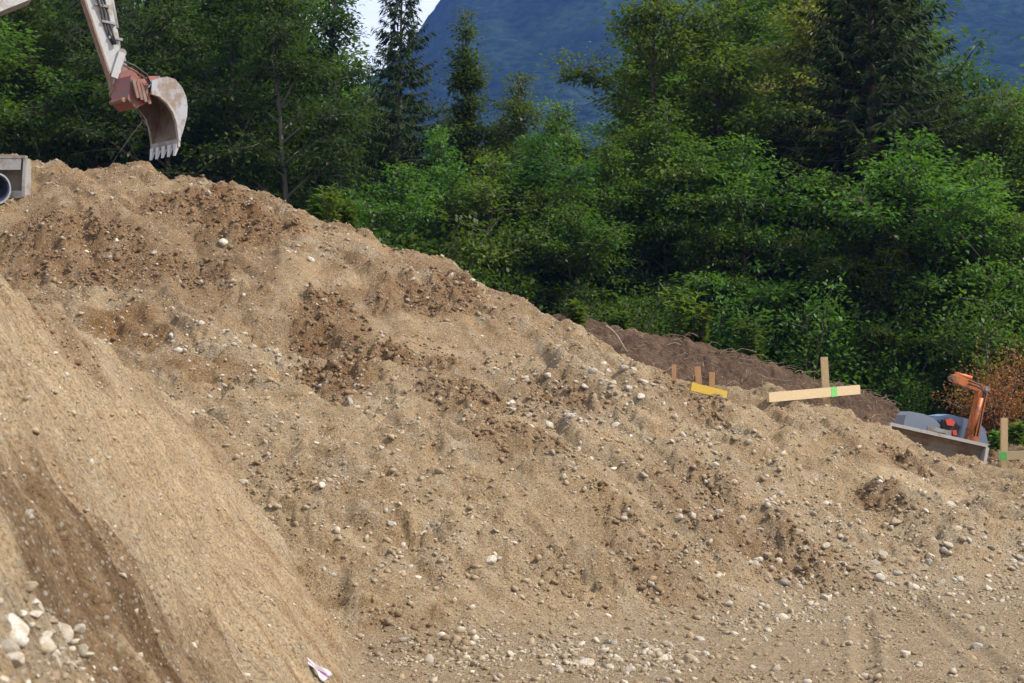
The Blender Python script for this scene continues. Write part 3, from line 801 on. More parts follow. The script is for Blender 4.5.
def leaf_quads(P, D, N, L, W, g):
    """rhombic leaves: base point, direction, normal, length, width"""
    D = D / (np.linalg.norm(D, axis=1)[:, None] + 1e-9)
    Sd = np.cross(D, N); Sd /= np.linalg.norm(Sd, axis=1)[:, None] + 1e-9
    Nn = np.cross(Sd, D)
    a = P; c = P + D * L[:, None] - Nn * (0.12 * L)[:, None]
    m = P + D * (0.45 * L)[:, None] + Nn * (0.06 * L)[:, None]
    b = m + Sd * (W / 2)[:, None]; d = m - Sd * (W / 2)[:, None]
    V = np.stack([a, b, c, d], 1).reshape(-1, 3)
    F = np.arange(len(P) * 4).reshape(-1, 4)
    return V, F

def rdir(n, g):
    v = g.normal(0, 1, (n, 3)); return v / np.linalg.norm(v, axis=1)[:, None]

def broadleaf(seed, h, crown_r, base_f, n_limb, leaves, leaf, layer=0.5, lean=0.3, trunk_r=0.14, clump=0.42, twigs=7, up=0.5, topf=0.35):
    """returns (trunk V,F), (crown V,F,C): limbs, side branches, twig clumps carrying single leaves"""
    g = np.random.default_rng(seed)
    n = 12; tz = np.linspace(0, 1, n)
    tr = np.stack([lean * np.sin(tz * 2.3 + g.random() * 6) * tz + 0.12 * np.cumsum(g.normal(0, .3, n)) * tz, lean * np.cos(tz * 2 + g.random() * 6) * tz, tz * h * 0.97], -1)
    segs = [(tr, trunk_r * (1 - 0.92 * tz ** 0.9) + 0.012)]
    tips, tipdir, tw_ = [], [], []
    for i in range(n_limb):
        f = base_f + (0.98 - base_f) * ((i + g.random()) / n_limb) ** .85
        z0 = np.array([np.interp(f, tz, tr[:, k]) for k in range(3)])
        q = (f - base_f) / (1 - base_f)
        prof = crown_r * (0.45 + 0.55 * math.sin(math.pi * min(1, (q * 0.85 + 0.18)))) * (1 - (1 - topf) * max(0, q - .45) / .55)
        a = i * 2.4 + g.normal(0, .35); L = prof * g.uniform(.5, 1.4)
        el = up * g.uniform(.5, 1.2) + 0.5 * q
        d = np.array([math.cos(a) * math.cos(el), math.sin(a) * math.cos(el), math.sin(el)])
        s = np.linspace(0, 1, 6)
        pts = z0 + d * (s * L)[:, None] + np.stack([0 * s, 0 * s, -0.22 * L * s ** 2], -1) + np.cumsum(g.normal(0, .03 * L, (6, 3)), 0) * s[:, None]
        r0 = trunk_r * 0.42 * (1 - .6 * q)
        segs.append((pts, r0 * (1 - .85 * s) + 0.006))
        nt_ = max(2, int(twigs * min(1.3, L / crown_r * 1.25)))
        for j in range(nt_):
            fs = 0.28 + 0.72 * (j + g.random()) / nt_
            p0 = np.array([np.interp(fs, s, pts[:, k]) for k in range(3)])
            dd = d * 0.5 + rdir(1, g)[0] * np.array([1, 1, layer]); dd /= np.linalg.norm(dd)
            L2 = L * g.uniform(.2, .5) * (1.15 - .4 * fs)
            s2 = np.linspace(0, 1, 4)
            p2 = p0 + dd * (s2 * L2)[:, None] - np.stack([0 * s2, 0 * s2, 0.15 * L2 * s2 ** 2], -1)
            segs.append((p2, 0.016 * (1 - .7 * s2) + 0.003))
            tips += [p2[1], p2[2], p2[3]]; tipdir += [dd, dd, dd]; tw_ += [min(1, .35 + L / crown_r)] * 3
    tw_ = np.array(tw_); tips = np.array(tips); tipdir = np.array(tipdir)
    drop = g.random(len(tips)) < 0.22
    tips, tipdir, tw_ = tips[~drop], tipdir[~drop], tw_[~drop]
    k = g.choice(len(tips), leaves, p=tw_ / tw_.sum())
    cs = (0.6 + 0.8 * g.random(len(tips)))[k]
    off = g.normal(0, 1, (leaves, 3)) * np.array([1, 1, 0.22 + 0.4 * layer]) * (clump * cs)[:, None]
    P = tips[k] + off
    D = tipdir[k] * .5 + off / clump * 0.6 + rdir(leaves, g) * .6; D[:, 2] -= 0.25
    N = rdir(leaves, g) * 0.55 + np.array([0, 0, 1.0])
    L = leaf * g.uniform(.65, 1.3, leaves); W = L * g.uniform(.5, .72, leaves)
    V, F = leaf_quads(P, D, N, L, W, g)
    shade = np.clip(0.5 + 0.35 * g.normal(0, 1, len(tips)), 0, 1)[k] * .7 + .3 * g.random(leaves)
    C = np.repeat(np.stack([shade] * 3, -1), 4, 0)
    return tubes(segs), (V, F, C)

def spruce(seed, h, r, base_f=0.1, step=0.38, droop=0.5, dens=1.0, tw=0.34, trunk_r=0.18, per=6):
    g = np.random.default_rng(seed)
    tz = np.linspace(0, 1, 10)
    tr = np.stack([0.08 * np.sin(tz * 4), 0.05 * np.cos(tz * 3), tz * h], -1)
    segs = [(tr, trunk_r * (1 - tz) + 0.015)]
    P, D, N, L, W, Cc_ = [], [], [], [], [], []
    z = base_f * h
    while z < h * 0.985:
        q = (z / h - base_f) / (1 - base_f)
        R = r * (1 - q) ** 0.8 * g.uniform(.85, 1.1) + 0.10
        for a in np.arange(per) * 2 * np.pi / per + g.random() * 6:
            if g.random() < 0.12: continue
            Lb = R * g.uniform(.65, 1.12); a += g.normal(0, .15)
            s = np.linspace(0, 1, 7)
            dz = (0.18 * s - droop * (1 - .55 * q) * s ** 1.4 + 0.22 * s ** 4) * Lb + (0.5 * q) * s * Lb
            pts = np.stack([np.cos(a) * s * Lb, np.sin(a) * s * Lb, z + dz + g.normal(0, .05)], -1)
            segs.append((pts, (0.028 * (1 - q) + .008) * (1 - .85 * s) + .003))
            m = max(3, int(Lb * 26 * dens))
            f = g.uniform(.12, 1, m) ** .8
            p = np.stack([np.interp(f, s, pts[:, k]) for k in range(3)], -1)
            side = np.where(g.random(m) < .5, 1, -1)
            d = np.stack([np.cos(a) * .55 - side * np.sin(a) * g.uniform(.2, 1, m), np.sin(a) * .55 + side * np.cos(a) * g.uniform(.2, 1, m), -g.uniform(.05, 1.1, m)], -1)
            P.append(p + g.normal(0, .02, (m, 3))); D.append(d); N.append(rdir(m, g) * .6 + np.array([0, 0, .6]))
            ll = tw * g.uniform(.5, 1.2, m) * (1.1 - .5 * f); L.append(ll); W.append(ll * g.uniform(.13, .24, m))
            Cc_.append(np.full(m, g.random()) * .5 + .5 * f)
        z += step * g.uniform(.75, 1.25) * (1 - .35 * q)
    P, D, N, L, W = (np.concatenate(v) for v in (P, D, N, L, W)); cc = np.concatenate(Cc_)
    V, F = leaf_quads(P, D, N, L, W, g)
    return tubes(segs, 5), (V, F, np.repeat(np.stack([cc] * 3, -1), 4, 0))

def bush(seed, h, r, stems, leaves, leaf, clump=0.22, flat=0.8):
    """many stems from the ground, leaves down to the foot"""
    g = np.random.default_rng(seed); segs, tips, td = [], [], []
    for i in range(stems):
        a = g.random() * 6.283; el = g.uniform(.55, 1.5); L = h * g.uniform(.5, 1.05)
        s = np.linspace(0, 1, 6); d = np.array([math.cos(a) * math.cos(el), math.sin(a) * math.cos(el), math.sin(el)])
        d = d * np.array([r / h * 1.3, r / h * 1.3, 1])
        pts = np.array([g.normal(0, .2 * r), g.normal(0, .2 * r), 0]) + d * (s * L)[:, None] - np.stack([0 * s, 0 * s, .2 * L * s ** 2 * math.cos(el)], -1)
        segs.append((pts, (0.022 + .008 * h / 3) * (1 - .85 * s) + .003))
        for j in range(7):
            f = 0.15 + .85 * (j + g.random()) / 7
            p0 = np.array([np.interp(f, s, pts[:, k]) for k in range(3)])
            dd = rdir(1, g)[0] * np.array([1, 1, .5]) + np.array([0, 0, .25]); L2 = r * g.uniform(.12, .35)
            s2 = np.linspace(0, 1, 3); p2 = p0 + dd * (s2 * L2)[:, None]
            segs.append((p2, .008 * (1 - .7 * s2) + .002)); tips += [p2[1], p2[2]]; td += [dd, dd]
    tips = np.array(tips); td = np.array(td); tips[:, 2] = np.maximum(tips[:, 2], .12)
    k = g.integers(0, len(tips), leaves); off = g.normal(0, 1, (leaves, 3)) * np.array([1, 1, flat]) * clump
    P = tips[k] + off; P[:, 2] = np.maximum(P[:, 2], 0.03)
    D = td[k] * .6 + off / clump * .5 + rdir(leaves, g) * .6
    N = rdir(leaves, g) * .6 + np.array([0, 0, 1.0]); L = leaf * g.uniform(.6, 1.3, leaves)
    V, F = leaf_quads(P, D, N, L, L * g.uniform(.45, .7, leaves), g)
    sh = np.clip(.5 + .35 * g.normal(0, 1, len(tips)), 0, 1)[k] * .7 + .3 * g.random(leaves)
    return tubes(segs, 4), (V, F, np.repeat(np.stack([sh] * 3, -1), 4, 0))

def weed(seed, h, stems, leaf):
    g = np.random.default_rng(seed); segs, P, D = [], [], []
    for i in range(stems):
        a = g.random() * 6.283; s = np.linspace(0, 1, 6); L = h * g.uniform(.55, 1.05)
        lean_ = g.uniform(.05, .3)
        pts = np.stack([np.cos(a) * (g.random() * .12 + s * L * lean_), np.sin(a) * (g.random() * .12 + s * L * lean_), s * L], -1)
        segs.append((pts, .009 * (1 - .7 * s) + .002))
        m = 34; f = g.uniform(.1, 1, m)
        P.append(np.stack([np.interp(f, s, pts[:, k]) for k in range(3)], -1)); b = g.random(m) * 6.283
        D.append(np.stack([np.cos(b), np.sin(b), g.uniform(-.2, .8, m)], -1))
    P, D = np.concatenate(P), np.concatenate(D); n = len(P)
    L = leaf * g.uniform(.6, 1.3, n)
    V, F = leaf_quads(P, D, rdir(n, g) * .4 + np.array([0, 0, 1.0]), L, L * .38, g)
    return tubes(segs, 4), (V, F, np.repeat(np.stack([g.random(n)] * 3, -1), 4, 0))

KINDS = {}
def kind(key, made, wood='trunk', green='crown'):
    (tv, tf), (cv, cf, cc) = made
    KINDS[key] = (mesh_np(key + '_' + wood, tv, tf, True), mesh_np(key + '_' + green, cv, cf, False, cc), wood, green)
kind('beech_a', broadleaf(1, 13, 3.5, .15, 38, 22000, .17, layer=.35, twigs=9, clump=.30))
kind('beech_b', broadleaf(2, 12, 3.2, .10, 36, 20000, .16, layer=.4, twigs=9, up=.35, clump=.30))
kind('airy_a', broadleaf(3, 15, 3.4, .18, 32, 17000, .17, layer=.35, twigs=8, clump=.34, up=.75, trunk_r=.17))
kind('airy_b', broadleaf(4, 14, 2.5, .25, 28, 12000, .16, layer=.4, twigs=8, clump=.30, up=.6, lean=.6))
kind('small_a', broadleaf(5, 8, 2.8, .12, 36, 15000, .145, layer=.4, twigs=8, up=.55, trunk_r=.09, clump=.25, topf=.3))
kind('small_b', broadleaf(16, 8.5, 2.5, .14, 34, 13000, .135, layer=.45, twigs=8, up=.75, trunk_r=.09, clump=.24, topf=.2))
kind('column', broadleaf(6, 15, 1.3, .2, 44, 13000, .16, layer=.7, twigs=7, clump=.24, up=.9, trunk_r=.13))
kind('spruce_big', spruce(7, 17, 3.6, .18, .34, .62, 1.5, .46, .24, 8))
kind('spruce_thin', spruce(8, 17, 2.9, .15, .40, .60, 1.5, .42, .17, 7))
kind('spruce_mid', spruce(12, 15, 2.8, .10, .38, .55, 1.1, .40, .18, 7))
kind('bush_a', bush(9, 3.4, 2.0, 22, 9000, .105, .17), 'stems', 'foliage')
kind('bush_b', bush(10, 2.6, 1.8, 18, 7500, .10, .16), 'stems', 'foliage')
kind('bush_c', bush(11, 1.5, 1.0, 16, 3500, .075, .12), 'stems', 'foliage')
kind('dry_bush', bush(13, 2.4, 1.4, 30, 5600, .08, .19), 'stems', 'foliage')
kind('weed_a', weed(14, 1.0, 10, .17), 'stems', 'foliage')
kind('weed_b', weed(15, .7, 9, .26), 'stems', 'foliage')

def zg(x, y): return float(h_base(np.array([x]), np.array([y]))[0])
def plant(key, name, px, d, hs, leafm, label, cat, group=None, barkm=None, rot=None, z=None, top=None, wid=1.0):
    """a tree or shrub d metres off in the direction of pixel column px; hs = scale, or top = pixel row its top reaches"""
    x = (px - 512) / FPX * d
    z0 = zg(x, d) - 0.05 if z is None else z
    tm, cm, wood, green = KINDS[key]
    if top is not None:
        hh = max(v.co.z for v in cm.vertices) if key not in _TOPS else _TOPS[key]
        _TOPS[key] = hh
        hs = (at(px, top, d).z - z0) / hh
    r = empty(name, (x, d, z0), (0, 0, random.random() * 6.28 if rot is None else rot), hs)
    r.scale = (hs * wid, hs * wid, hs)
    for me, nm, mt in ((tm, wood, barkm or M_BARK), (cm, green, leafm)):
        if len(me.materials) == 0: me.materials.append(mt)
        o = bpy.data.objects.new(nm, me); COL.objects.link(o); o.parent = r
        o.material_slots[0].link = 'OBJECT'; o.material_slots[0].material = mt
    tag(r, label, cat, group)
    return r
_TOPS = {}
T = 'tree'
# front row, left to right
GW = 'trees of the wood behind the heap'
plant('beech_b', 'broadleaf_tree', -55, 41, 0, M_LEAF, 'green broadleaf tree cut off by the left edge of the photo', T, GW, top=-60)
plant('beech_a', 'broadleaf_tree', 30, 43, 0, M_LEAF, 'broadleaf tree with yellow-green lit leaves left of the digger arm', T, GW, top=-40)
plant('spruce_mid', 'spruce_tree', 95, 42, 0, M_NEED, 'dark spruce directly behind the digger arm', T, GW, top=-90)
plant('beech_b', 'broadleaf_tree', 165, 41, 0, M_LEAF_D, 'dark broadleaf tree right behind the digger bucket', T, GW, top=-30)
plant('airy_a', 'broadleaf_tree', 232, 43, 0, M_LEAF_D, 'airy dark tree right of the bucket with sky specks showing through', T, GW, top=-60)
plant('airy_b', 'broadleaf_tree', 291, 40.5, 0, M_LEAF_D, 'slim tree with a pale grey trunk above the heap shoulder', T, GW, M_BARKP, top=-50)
plant('spruce_mid', 'spruce_tree', 335, 44, 0, M_NEED, 'dense dark spruce left of the sparse spruce against the sky', T, GW, top=85)
plant('spruce_thin', 'spruce_tree', 400, 46, 0, M_NEED, 'tall sparse spruce with thin drooping branches against the sky', T, GW, top=-60, wid=.95)
plant('airy_b', 'broadleaf_tree', 318, 47, 0, M_LEAF_D, 'tall thin tree whose loose top stands against the pale sky', T, GW, top=-40)
plant('column', 'broadleaf_tree', 466, 47, 0, M_LEAF, 'slender columnar tree standing alone before the blue mountain', T, GW, top=10)
plant('airy_b', 'broadleaf_tree', 512, 46, 0, M_LEAF_L, 'light green feathery tree right of the slender columnar tree', T, GW, top=62)
plant('airy_a', 'broadleaf_tree', 560, 48, 0, M_LEAF_L, 'pale feathery tree low in the gap before the mountain', T, GW, top=95)
plant('small_a', 'broadleaf_tree', 408, 39.5, 0, M_LEAF, 'bushy young tree at the left end of the low tree row', T, GW, top=160)
plant('small_b', 'broadleaf_tree', 440, 41, 0, M_LEAF, 'bushy young tree below left of the slender columnar tree', T, GW, top=120, wid=.8)
plant('small_a', 'broadleaf_tree', 492, 39.5, 0, M_LEAF_L, 'bushy light green young tree below the slender columnar tree', T, GW, top=150)
plant('small_a', 'broadleaf_tree', 545, 40.5, 0, M_LEAF_D, 'silvery green young tree in the middle of the low row', T, GW, top=128, wid=1.1)
plant('small_a', 'broadleaf_tree', 575, 39, 0, M_LEAF, 'low bushy tree left of the right end of the low row', T, GW, top=185)
plant('small_b', 'broadleaf_tree', 612, 40, 0, M_LEAF, 'rounded young tree at the right end of the low row', T, GW, top=135, wid=.9)
plant('airy_a', 'broadleaf_tree', 655, 43, 0, M_LEAF_L, 'tall light green tree bounding the mountain gap on the right', T, GW, top=-50)
plant('beech_b', 'broadleaf_tree', 668, 40.5, 0, M_LEAF, 'yellow-green leafy tree below the tall light green one', T, GW, top=95)
plant('beech_a', 'broadleaf_tree', 725, 42.5, 0, M_LEAF_L, 'bright green broadleaf tree right of the mountain gap', T, GW, top=-20)
plant('airy_b', 'broadleaf_tree', 800, 45, 0, M_YELL, 'thin tree with yellowing leaves at the top of the photo', T, GW, top=-45)
plant('spruce_mid', 'spruce_tree', 790, 43, 0, M_NEEDL, 'brownish green conifer between the bright tree and the big spruce', T, GW, top=75)
plant('spruce_big', 'spruce_tree', 872, 41.5, 0, M_NEED, 'big dark spruce with sweeping branches on the right', T, GW, top=-130, rot=.6, wid=1.25)
plant('airy_a', 'broadleaf_tree', 955, 42, 0, M_LEAF, 'loose green tree reaching up against the mountain at far right', T, GW, top=80)
plant('beech_a', 'broadleaf_tree', 1015, 41, 0, M_LEAF_L, 'broadleaf tree on the right edge with light leaf tips', T, GW, top=75)
plant('beech_b', 'broadleaf_tree', 1085, 42, 0, M_LEAF, 'broadleaf tree mostly outside the right edge', T, GW, top=20)
plant('small_a', 'broadleaf_tree', 748, 39.8, 0, M_LEAF, 'low-branched green tree behind the brown topsoil mound', T, GW, top=130)
plant('small_b', 'broadleaf_tree', 700, 39.2, 0, M_LEAF, 'dense tree with light leaf tips behind the mound weeds', T, GW, top=190, wid=.9)
plant('small_b', 'broadleaf_tree', 836, 39.4, 0, M_LEAF, 'bushy tree with layered leaves below the big spruce', T, GW, top=170, wid=.8)
plant('small_a', 'broadleaf_tree', 918, 39, 0, M_LEAF, 'full leafy tree right of the big spruce foot', T, GW, top=130, wid=1.1)
plant('small_b', 'broadleaf_tree', 985, 38.8, 0, M_LEAF_L, 'full leafy tree above the rust-brown bush', T, GW, top=150, wid=.9)
plant('small_a', 'broadleaf_tree', 880, 38.4, 0, M_LEAF, 'short leafy tree under the big spruce', T, GW, top=215)
# shrub layer at the edge of the wood
GS = 'shrubs along the edge of the wood'
for px, d, top, key, mt, lab in (
        (395, 37.6, 190, 'bush_a', M_LEAF, 'leafy shrub rising over the heap crest at left centre'),
        (450, 37.8, 235, 'bush_a', M_LEAF_L, 'light green shrub above the grey skyline boulder'),
        (505, 37.5, 262, 'bush_b', M_LEAF, 'shrub above the middle of the falling crest'),
        (560, 37.8, 275, 'bush_b', M_LEAF_D, 'dark shrub above the upper end of the brown mound'),
        (625, 37.8, 270, 'bush_a', M_LEAF, 'shrub behind the middle of the brown mound'),
        (690, 38, 280, 'bush_a', M_LEAF, 'bright-tipped shrub behind the brown mound'),
        (765, 38, 295, 'bush_b', M_LEAF_D, 'dark shrub behind the tall stake'),
        (835, 37.6, 265, 'bush_a', M_LEAF, 'big-leaved light shrub right above the tall stake'),
        (900, 37.6, 300, 'bush_a', M_LEAF, 'shrub above the blue-grey small digger'),
        (965, 37.4, 285, 'bush_a', M_LEAF, 'shrub left above the rust-brown bush'),
        (1035, 37.4, 270, 'bush_a', M_LEAF, 'shrub on the right edge above the rust-brown bush'),
        (345, 36.8, 205, 'bush_b', M_LEAF_D, 'dark shrub just above the heap shoulder'),
        (770, 36.6, 335, 'bush_c', M_LEAF, 'small leafy shrub on the far side of the brown mound'),
        (728, 36.8, 325, 'bush_c', M_LEAF_D, 'small dark shrub left of the tall stake'),
        (905, 36.2, 372, 'bush_c', M_LEAF, 'small shrub at the lower end of the brown mound'),
        (930, 36.6, 385, 'bush_c', M_LEAF_D, 'low shrub behind the small digger'),
        (1010, 36.5, 395, 'bush_c', M_LEAF, 'low green shrub behind the short stake'),
        (810, 36.8, 340, 'bush_c', M_LEAF_D, 'small dark shrub just left of the tall stake top')):
    plant(key, 'shrub', px, d, 0, mt, lab, 'shrub', GS, top=top)
plant('dry_bush', 'dry_bush', 1000, 33.5, 0, M_DRY, 'rust-brown withered bush at the right edge behind the orange boom', 'bush', top=326, wid=.85, z=at(1000, 432, 33.5).z)
# deeper rows closing the wood
GB = 'trees deeper in the wood'
k = 0
for row, (d0, n) in enumerate(((50, 15), (57, 15), (66, 16), (78, 14))):
    for i in range(n):
        px = -90 + (i + 0.5 * (row % 2)) * 1230 / n + random.uniform(-20, 20)
        d = d0 + random.uniform(-2.5, 2.5)
        topy = random.uniform(-120, -20)
        if 335 < px < 640: topy = {0: 118, 1: 125, 2: 110, 3: 125}[row] + random.uniform(-18, 18)
        if 640 <= px < 690: topy = 20
        if px > 900: topy = random.uniform(60, 110)
        if 300 < px <= 335: topy = 70
        key = random.choice(['beech_a', 'beech_b', 'spruce_mid', 'airy_a', 'beech_a'])
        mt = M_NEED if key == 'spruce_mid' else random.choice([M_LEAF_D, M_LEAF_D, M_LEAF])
        nm = 'spruce_tree' if key == 'spruce_mid' else 'broadleaf_tree'
        side = 'left half of the wood' if px < 340 else ('low gap below the mountain' if px < 640 else 'right half of the wood')
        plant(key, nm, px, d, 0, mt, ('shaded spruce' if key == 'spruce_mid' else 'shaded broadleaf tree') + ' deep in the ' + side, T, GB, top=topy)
# weeds
GWD = 'weeds on the mound and crest'
for px, py, d, key, hh, mt, lab in ((577, 322, 33.6, 'weed_b', .85, M_LEAF_L, 'small bright green seedling on the upper end of the brown mound'),
        (682, 342, 34.6, 'weed_a', 1.5, M_LEAF_L, 'tall thin flowering weeds on top of the brown mound'),
        (696, 346, 34.6, 'weed_a', 1.3, M_LEAF_L, 'tall weeds just right of the flowering ones on the mound'),
        (622, 330, 34.4, 'weed_b', .8, M_LEAF, 'single leafy weed on the brown mound beside the root'),
        (330, 218, 28.6, 'weed_a', .8, M_LEAF_L, 'green weeds on the heap shoulder at left'),
        (318, 216, 29.6, 'weed_b', .8, M_LEAF, 'short weeds on the heap shoulder beside the taller ones'),
        (345, 226, 29.3, 'weed_b', .8, M_LEAF, 'short weeds on the crest right of the shoulder weeds'),
        (752, 358, 35.2, 'weed_a', 1.2, M_LEAF, 'leafy weeds behind the mound left of the tall stake'),
        (1015, 440, 31, 'weed_b', .7, M_LEAF_L, 'bright green weeds beside the short stake at the right edge'),
        (995, 445, 32, 'weed_b', .6, M_LEAF_L, 'low weeds left of the short stake')):
    p = at(px, py, d)
    plant(key, 'weed', px, d, hh, mt, lab, 'weed', GWD, z=p.z - .12)
# ------------------------------------------------------------------ mountain, brown mound, haze
mx_ = np.linspace(-900, 900, 300); my_ = np.linspace(420, 1500, 190)
MX, MY = np.meshgrid(mx_, my_)
ridge_x = [-900, -500, -260, -150, -97, -60, -38, 40, 200, 500, 900]
ridge_z = [60, 110, 190, 232, 264, 300, 328, 365, 375, 380, 380]
RZ = np.interp(MX, ridge_x, ridge_z)
fr = np.clip((MY - 430) / (1120 - 430), 0, 1); bk = np.clip((MY - 1120) / 380, 0, 1)
MZ = -12 + (RZ + 12) * (0.15 * fr + .85 * fr ** 1.25) * (1 - 0.75 * bk ** 1.3)
MZ = MZ + fr * (20 * fbm(MX / 160, MY / 220, 201, 5) - 22 * np.abs(noise(MX / 95 + MY / 300, MY / 330, 207)) - 9 * np.abs(noise(MX / 38 + MY / 90, MY / 150, 208)) + 3.0 * noise(MX / 9, MY / 9, 205) + 2.0 * noise(MX / 5, MY / 5, 206))
mi = np.arange(MX.size).reshape(MX.shape)
mF = np.stack([mi[:-1, :-1], mi[:-1, 1:], mi[1:, 1:], mi[1:, :-1]], -1).reshape(-1, 4)
m, t, b, out = new_mat('wooded_mountainside')
tc = nd(t, 'TexCoord'); P_ = tc.outputs['Object']
v1 = nd(t, 'TexVoronoi', Scale=0.22); t.links.new(P_, v1.inputs['Vector'])
n1 = nd(t, 'TexNoise', Scale=0.012, Detail=7.0); t.links.new(P_, n1.inputs['Vector'])
n2 = nd(t, 'TexNoise', Scale=0.02, Detail=9.0, Roughness=.7); t.links.new(P_, n2.inputs['Vector'])
sp = nd(t, 'SeparateColor'); t.links.new(v1.outputs['Color'], sp.inputs[0])
c = mixc(t, ramp(t, n1.outputs[0], [(0.35, 0.0), (0.65, 1.0)]), (0.010, 0.020, 0.018), (0.024, 0.042, 0.028))
c = mixc(t, sp.outputs[0], c, mixc(t, 1.0, c, (.35, .4, .45), 'MULTIPLY'))
n3 = nd(t, 'TexNoise', Scale=0.06, Detail=10.0, Roughness=.75); t.links.new(P_, n3.inputs['Vector'])
c = mixc(t, ramp(t, n3.outputs[0], [(0.38, 1.0), (0.56, 0.0)]), c, mixc(t, 1.0, c, (.25, .3, .4), 'MULTIPLY'))
c = mixc(t, ramp(t, n2.outputs[0], [(0.68, 0.0), (0.71, 1.0)]), c, (0.30, 0.28, 0.25))
t.links.new(c, b.inputs['Base Color']); b.inputs['Roughness'].default_value = 1; b.inputs['Specular IOR Level'].default_value = 0
bp = nd(t, 'Bump', Strength=0.35, Distance=2.0); bp.invert = True; t.links.new(v1.outputs['Distance'], bp.inputs['Height']); t.links.new(bp.outputs[0], b.inputs['Normal'])
tag(link('mountain', mesh_np('mountain', np.stack([MX, MY, MZ], -1).reshape(-1, 3), mF, True), m), kind='structure')

def box_mesh(name, lo, hi):
    V = np.array([[x, y, z] for x in (lo[0], hi[0]) for y in (lo[1], hi[1]) for z in (lo[2], hi[2])])
    F = np.array([[0, 1, 3, 2], [4, 6, 7, 5], [0, 4, 5, 1], [2, 3, 7, 6], [0, 2, 6, 4], [1, 5, 7, 3]])
    return mesh_np(name, V, F, False)
hz = bpy.data.materials.new('haze'); hz.use_nodes = True; ht = hz.node_tree; ht.nodes.clear()
ho = ht.nodes.new('ShaderNodeOutputMaterial'); hv = ht.nodes.new('ShaderNodeVolumePrincipled')
hv.inputs['Color'].default_value = (0.18, 0.38, 1.0, 1); hv.inputs['Density'].default_value = 0.00021
hv.inputs['Anisotropy'].default_value = 0.0
ht.links.new(hv.outputs[0], ho.inputs['Volume'])
haze = link('haze', box_mesh('haze', (-2700, -500, -30), (2700, 3300, float(MZ.max()) + 8)), hz)
tag(haze, 'thin blue haze veiling the mountain', kind='stuff')

cr = [(520, 340), (545, 317), (575, 316), (600, 323), (640, 331), (700, 343), (740, 353), (790, 373), (850, 386), (890, 402), (912, 425), (925, 450)]
cw = np.array([tuple(at(px, py, 34.2)) for px, py in cr])
bx_ = np.linspace(cw[0, 0] - .4, cw[-1, 0] + .5, 330); by_ = np.linspace(29.2, 37.5, 190)
BX, BY = np.meshgrid(bx_, by_)
BX = BX + (rngj.random(BX.shape) - .5) * .015
cz = np.interp(BX, cw[:, 0], cw[:, 2])
dy = BY - 34.2 - .3 * noise(BX / 1.5, BX * 0, 8)
BZ = cz - np.where(dy < 0, .50, .85) * (np.sqrt(dy * dy + .04) - .2)
BZ += .14 * fbm(BX / 1.1, BY / 1.1, 401, 3) + .07 * (np.abs(noise(BX / .38, BY / .38, 405)) * 2 - .6) + .05 * (np.abs(noise(BX / .17, BY / .17, 406)) * 2 - .6) + .022 * noise(BX / .08, BY / .08, 407)
bc = np.empty(BX.shape + (3,)); bc[:] = (0.085, 0.054, 0.036)
w = sstep(-.1, .5, fbm(BX / .7, BY / .7, 410, 4))[..., None]; bc = bc * (1 - w) + np.array([.125, .08, .052]) * w
w = sstep(.15, .5, fbm(BX / .5 + 4, BY / .5, 411, 4))[..., None]; bc = bc * (1 - w) + np.array([.058, .037, .025]) * w
bi = np.arange(BX.size).reshape(BX.shape)
bF = np.stack([bi[:-1, :-1], bi[:-1, 1:], bi[1:, 1:], bi[1:, :-1]], -1).reshape(-1, 4)
tag(link('topsoil_mound', mesh_np('topsoil_mound', np.stack([BX, BY, BZ], -1).reshape(-1, 3), bF, True, bc.reshape(-1, 3)), soil_mat('brown_topsoil', 1.0, 0.25)), kind='structure')
def mound_z(x, y):
    i = np.argmin(np.abs(by_ - y)); j = np.argmin(np.abs(bx_ - x)); return BZ[i, j]
# root hairs and straw in the topsoil
nr = 900; kx = G.integers(5, BX.shape[1] - 5, nr); ky = G.integers(5, 130, nr)
rp = np.stack([BX[ky, kx], BY[ky, kx], BZ[ky, kx]], -1)
segs = []
for p in rp:
    L = G.uniform(.12, .5); a = G.random() * 6.28; s = np.linspace(0, 1, 4)
    q = p + np.stack([np.cos(a) * s * L, np.sin(a) * s * L * .7 - .05, .05 * np.sin(s * 3) * G.uniform(.2, 1.6) - .1 * s * L + .02], -1) + G.normal(0, .02, (4, 3))
    segs.append((q, np.full(4, G.uniform(.003, .008))))
rv, rf = tubes(segs, 3)
tag(link('root_hairs', mesh_np('root_hairs', rv, rf, True), worn('root_hair', (.26, .18, .11), scale=2)), 'fine roots and straw sticking out of the brown topsoil', kind='stuff')
p0, p1 = at(606, 326, 32.9), at(629, 351, 32.2)
s = np.linspace(0, 1, 7)[:, None]
rt = np.array(p0) * (1 - s) + np.array(p1) * s + np.stack([.03 * np.sin(s[:, 0] * 5), 0 * s[:, 0], .03 * np.sin(s[:, 0] * 4)], -1)
rv, rf = tubes([(rt, np.linspace(.022, .012, 7)), (np.array([rt[2], rt[2] + [.1, -.05, .06], rt[2] + [.2, -.06, .05]]), [.015, .012, .006])], 6)
tag(link('branch', mesh_np('branch', rv, rf, True), worn('dead_wood', (.28, .21, .14), scale=8)), 'pale dead branch lying on the upper brown mound', 'branch')
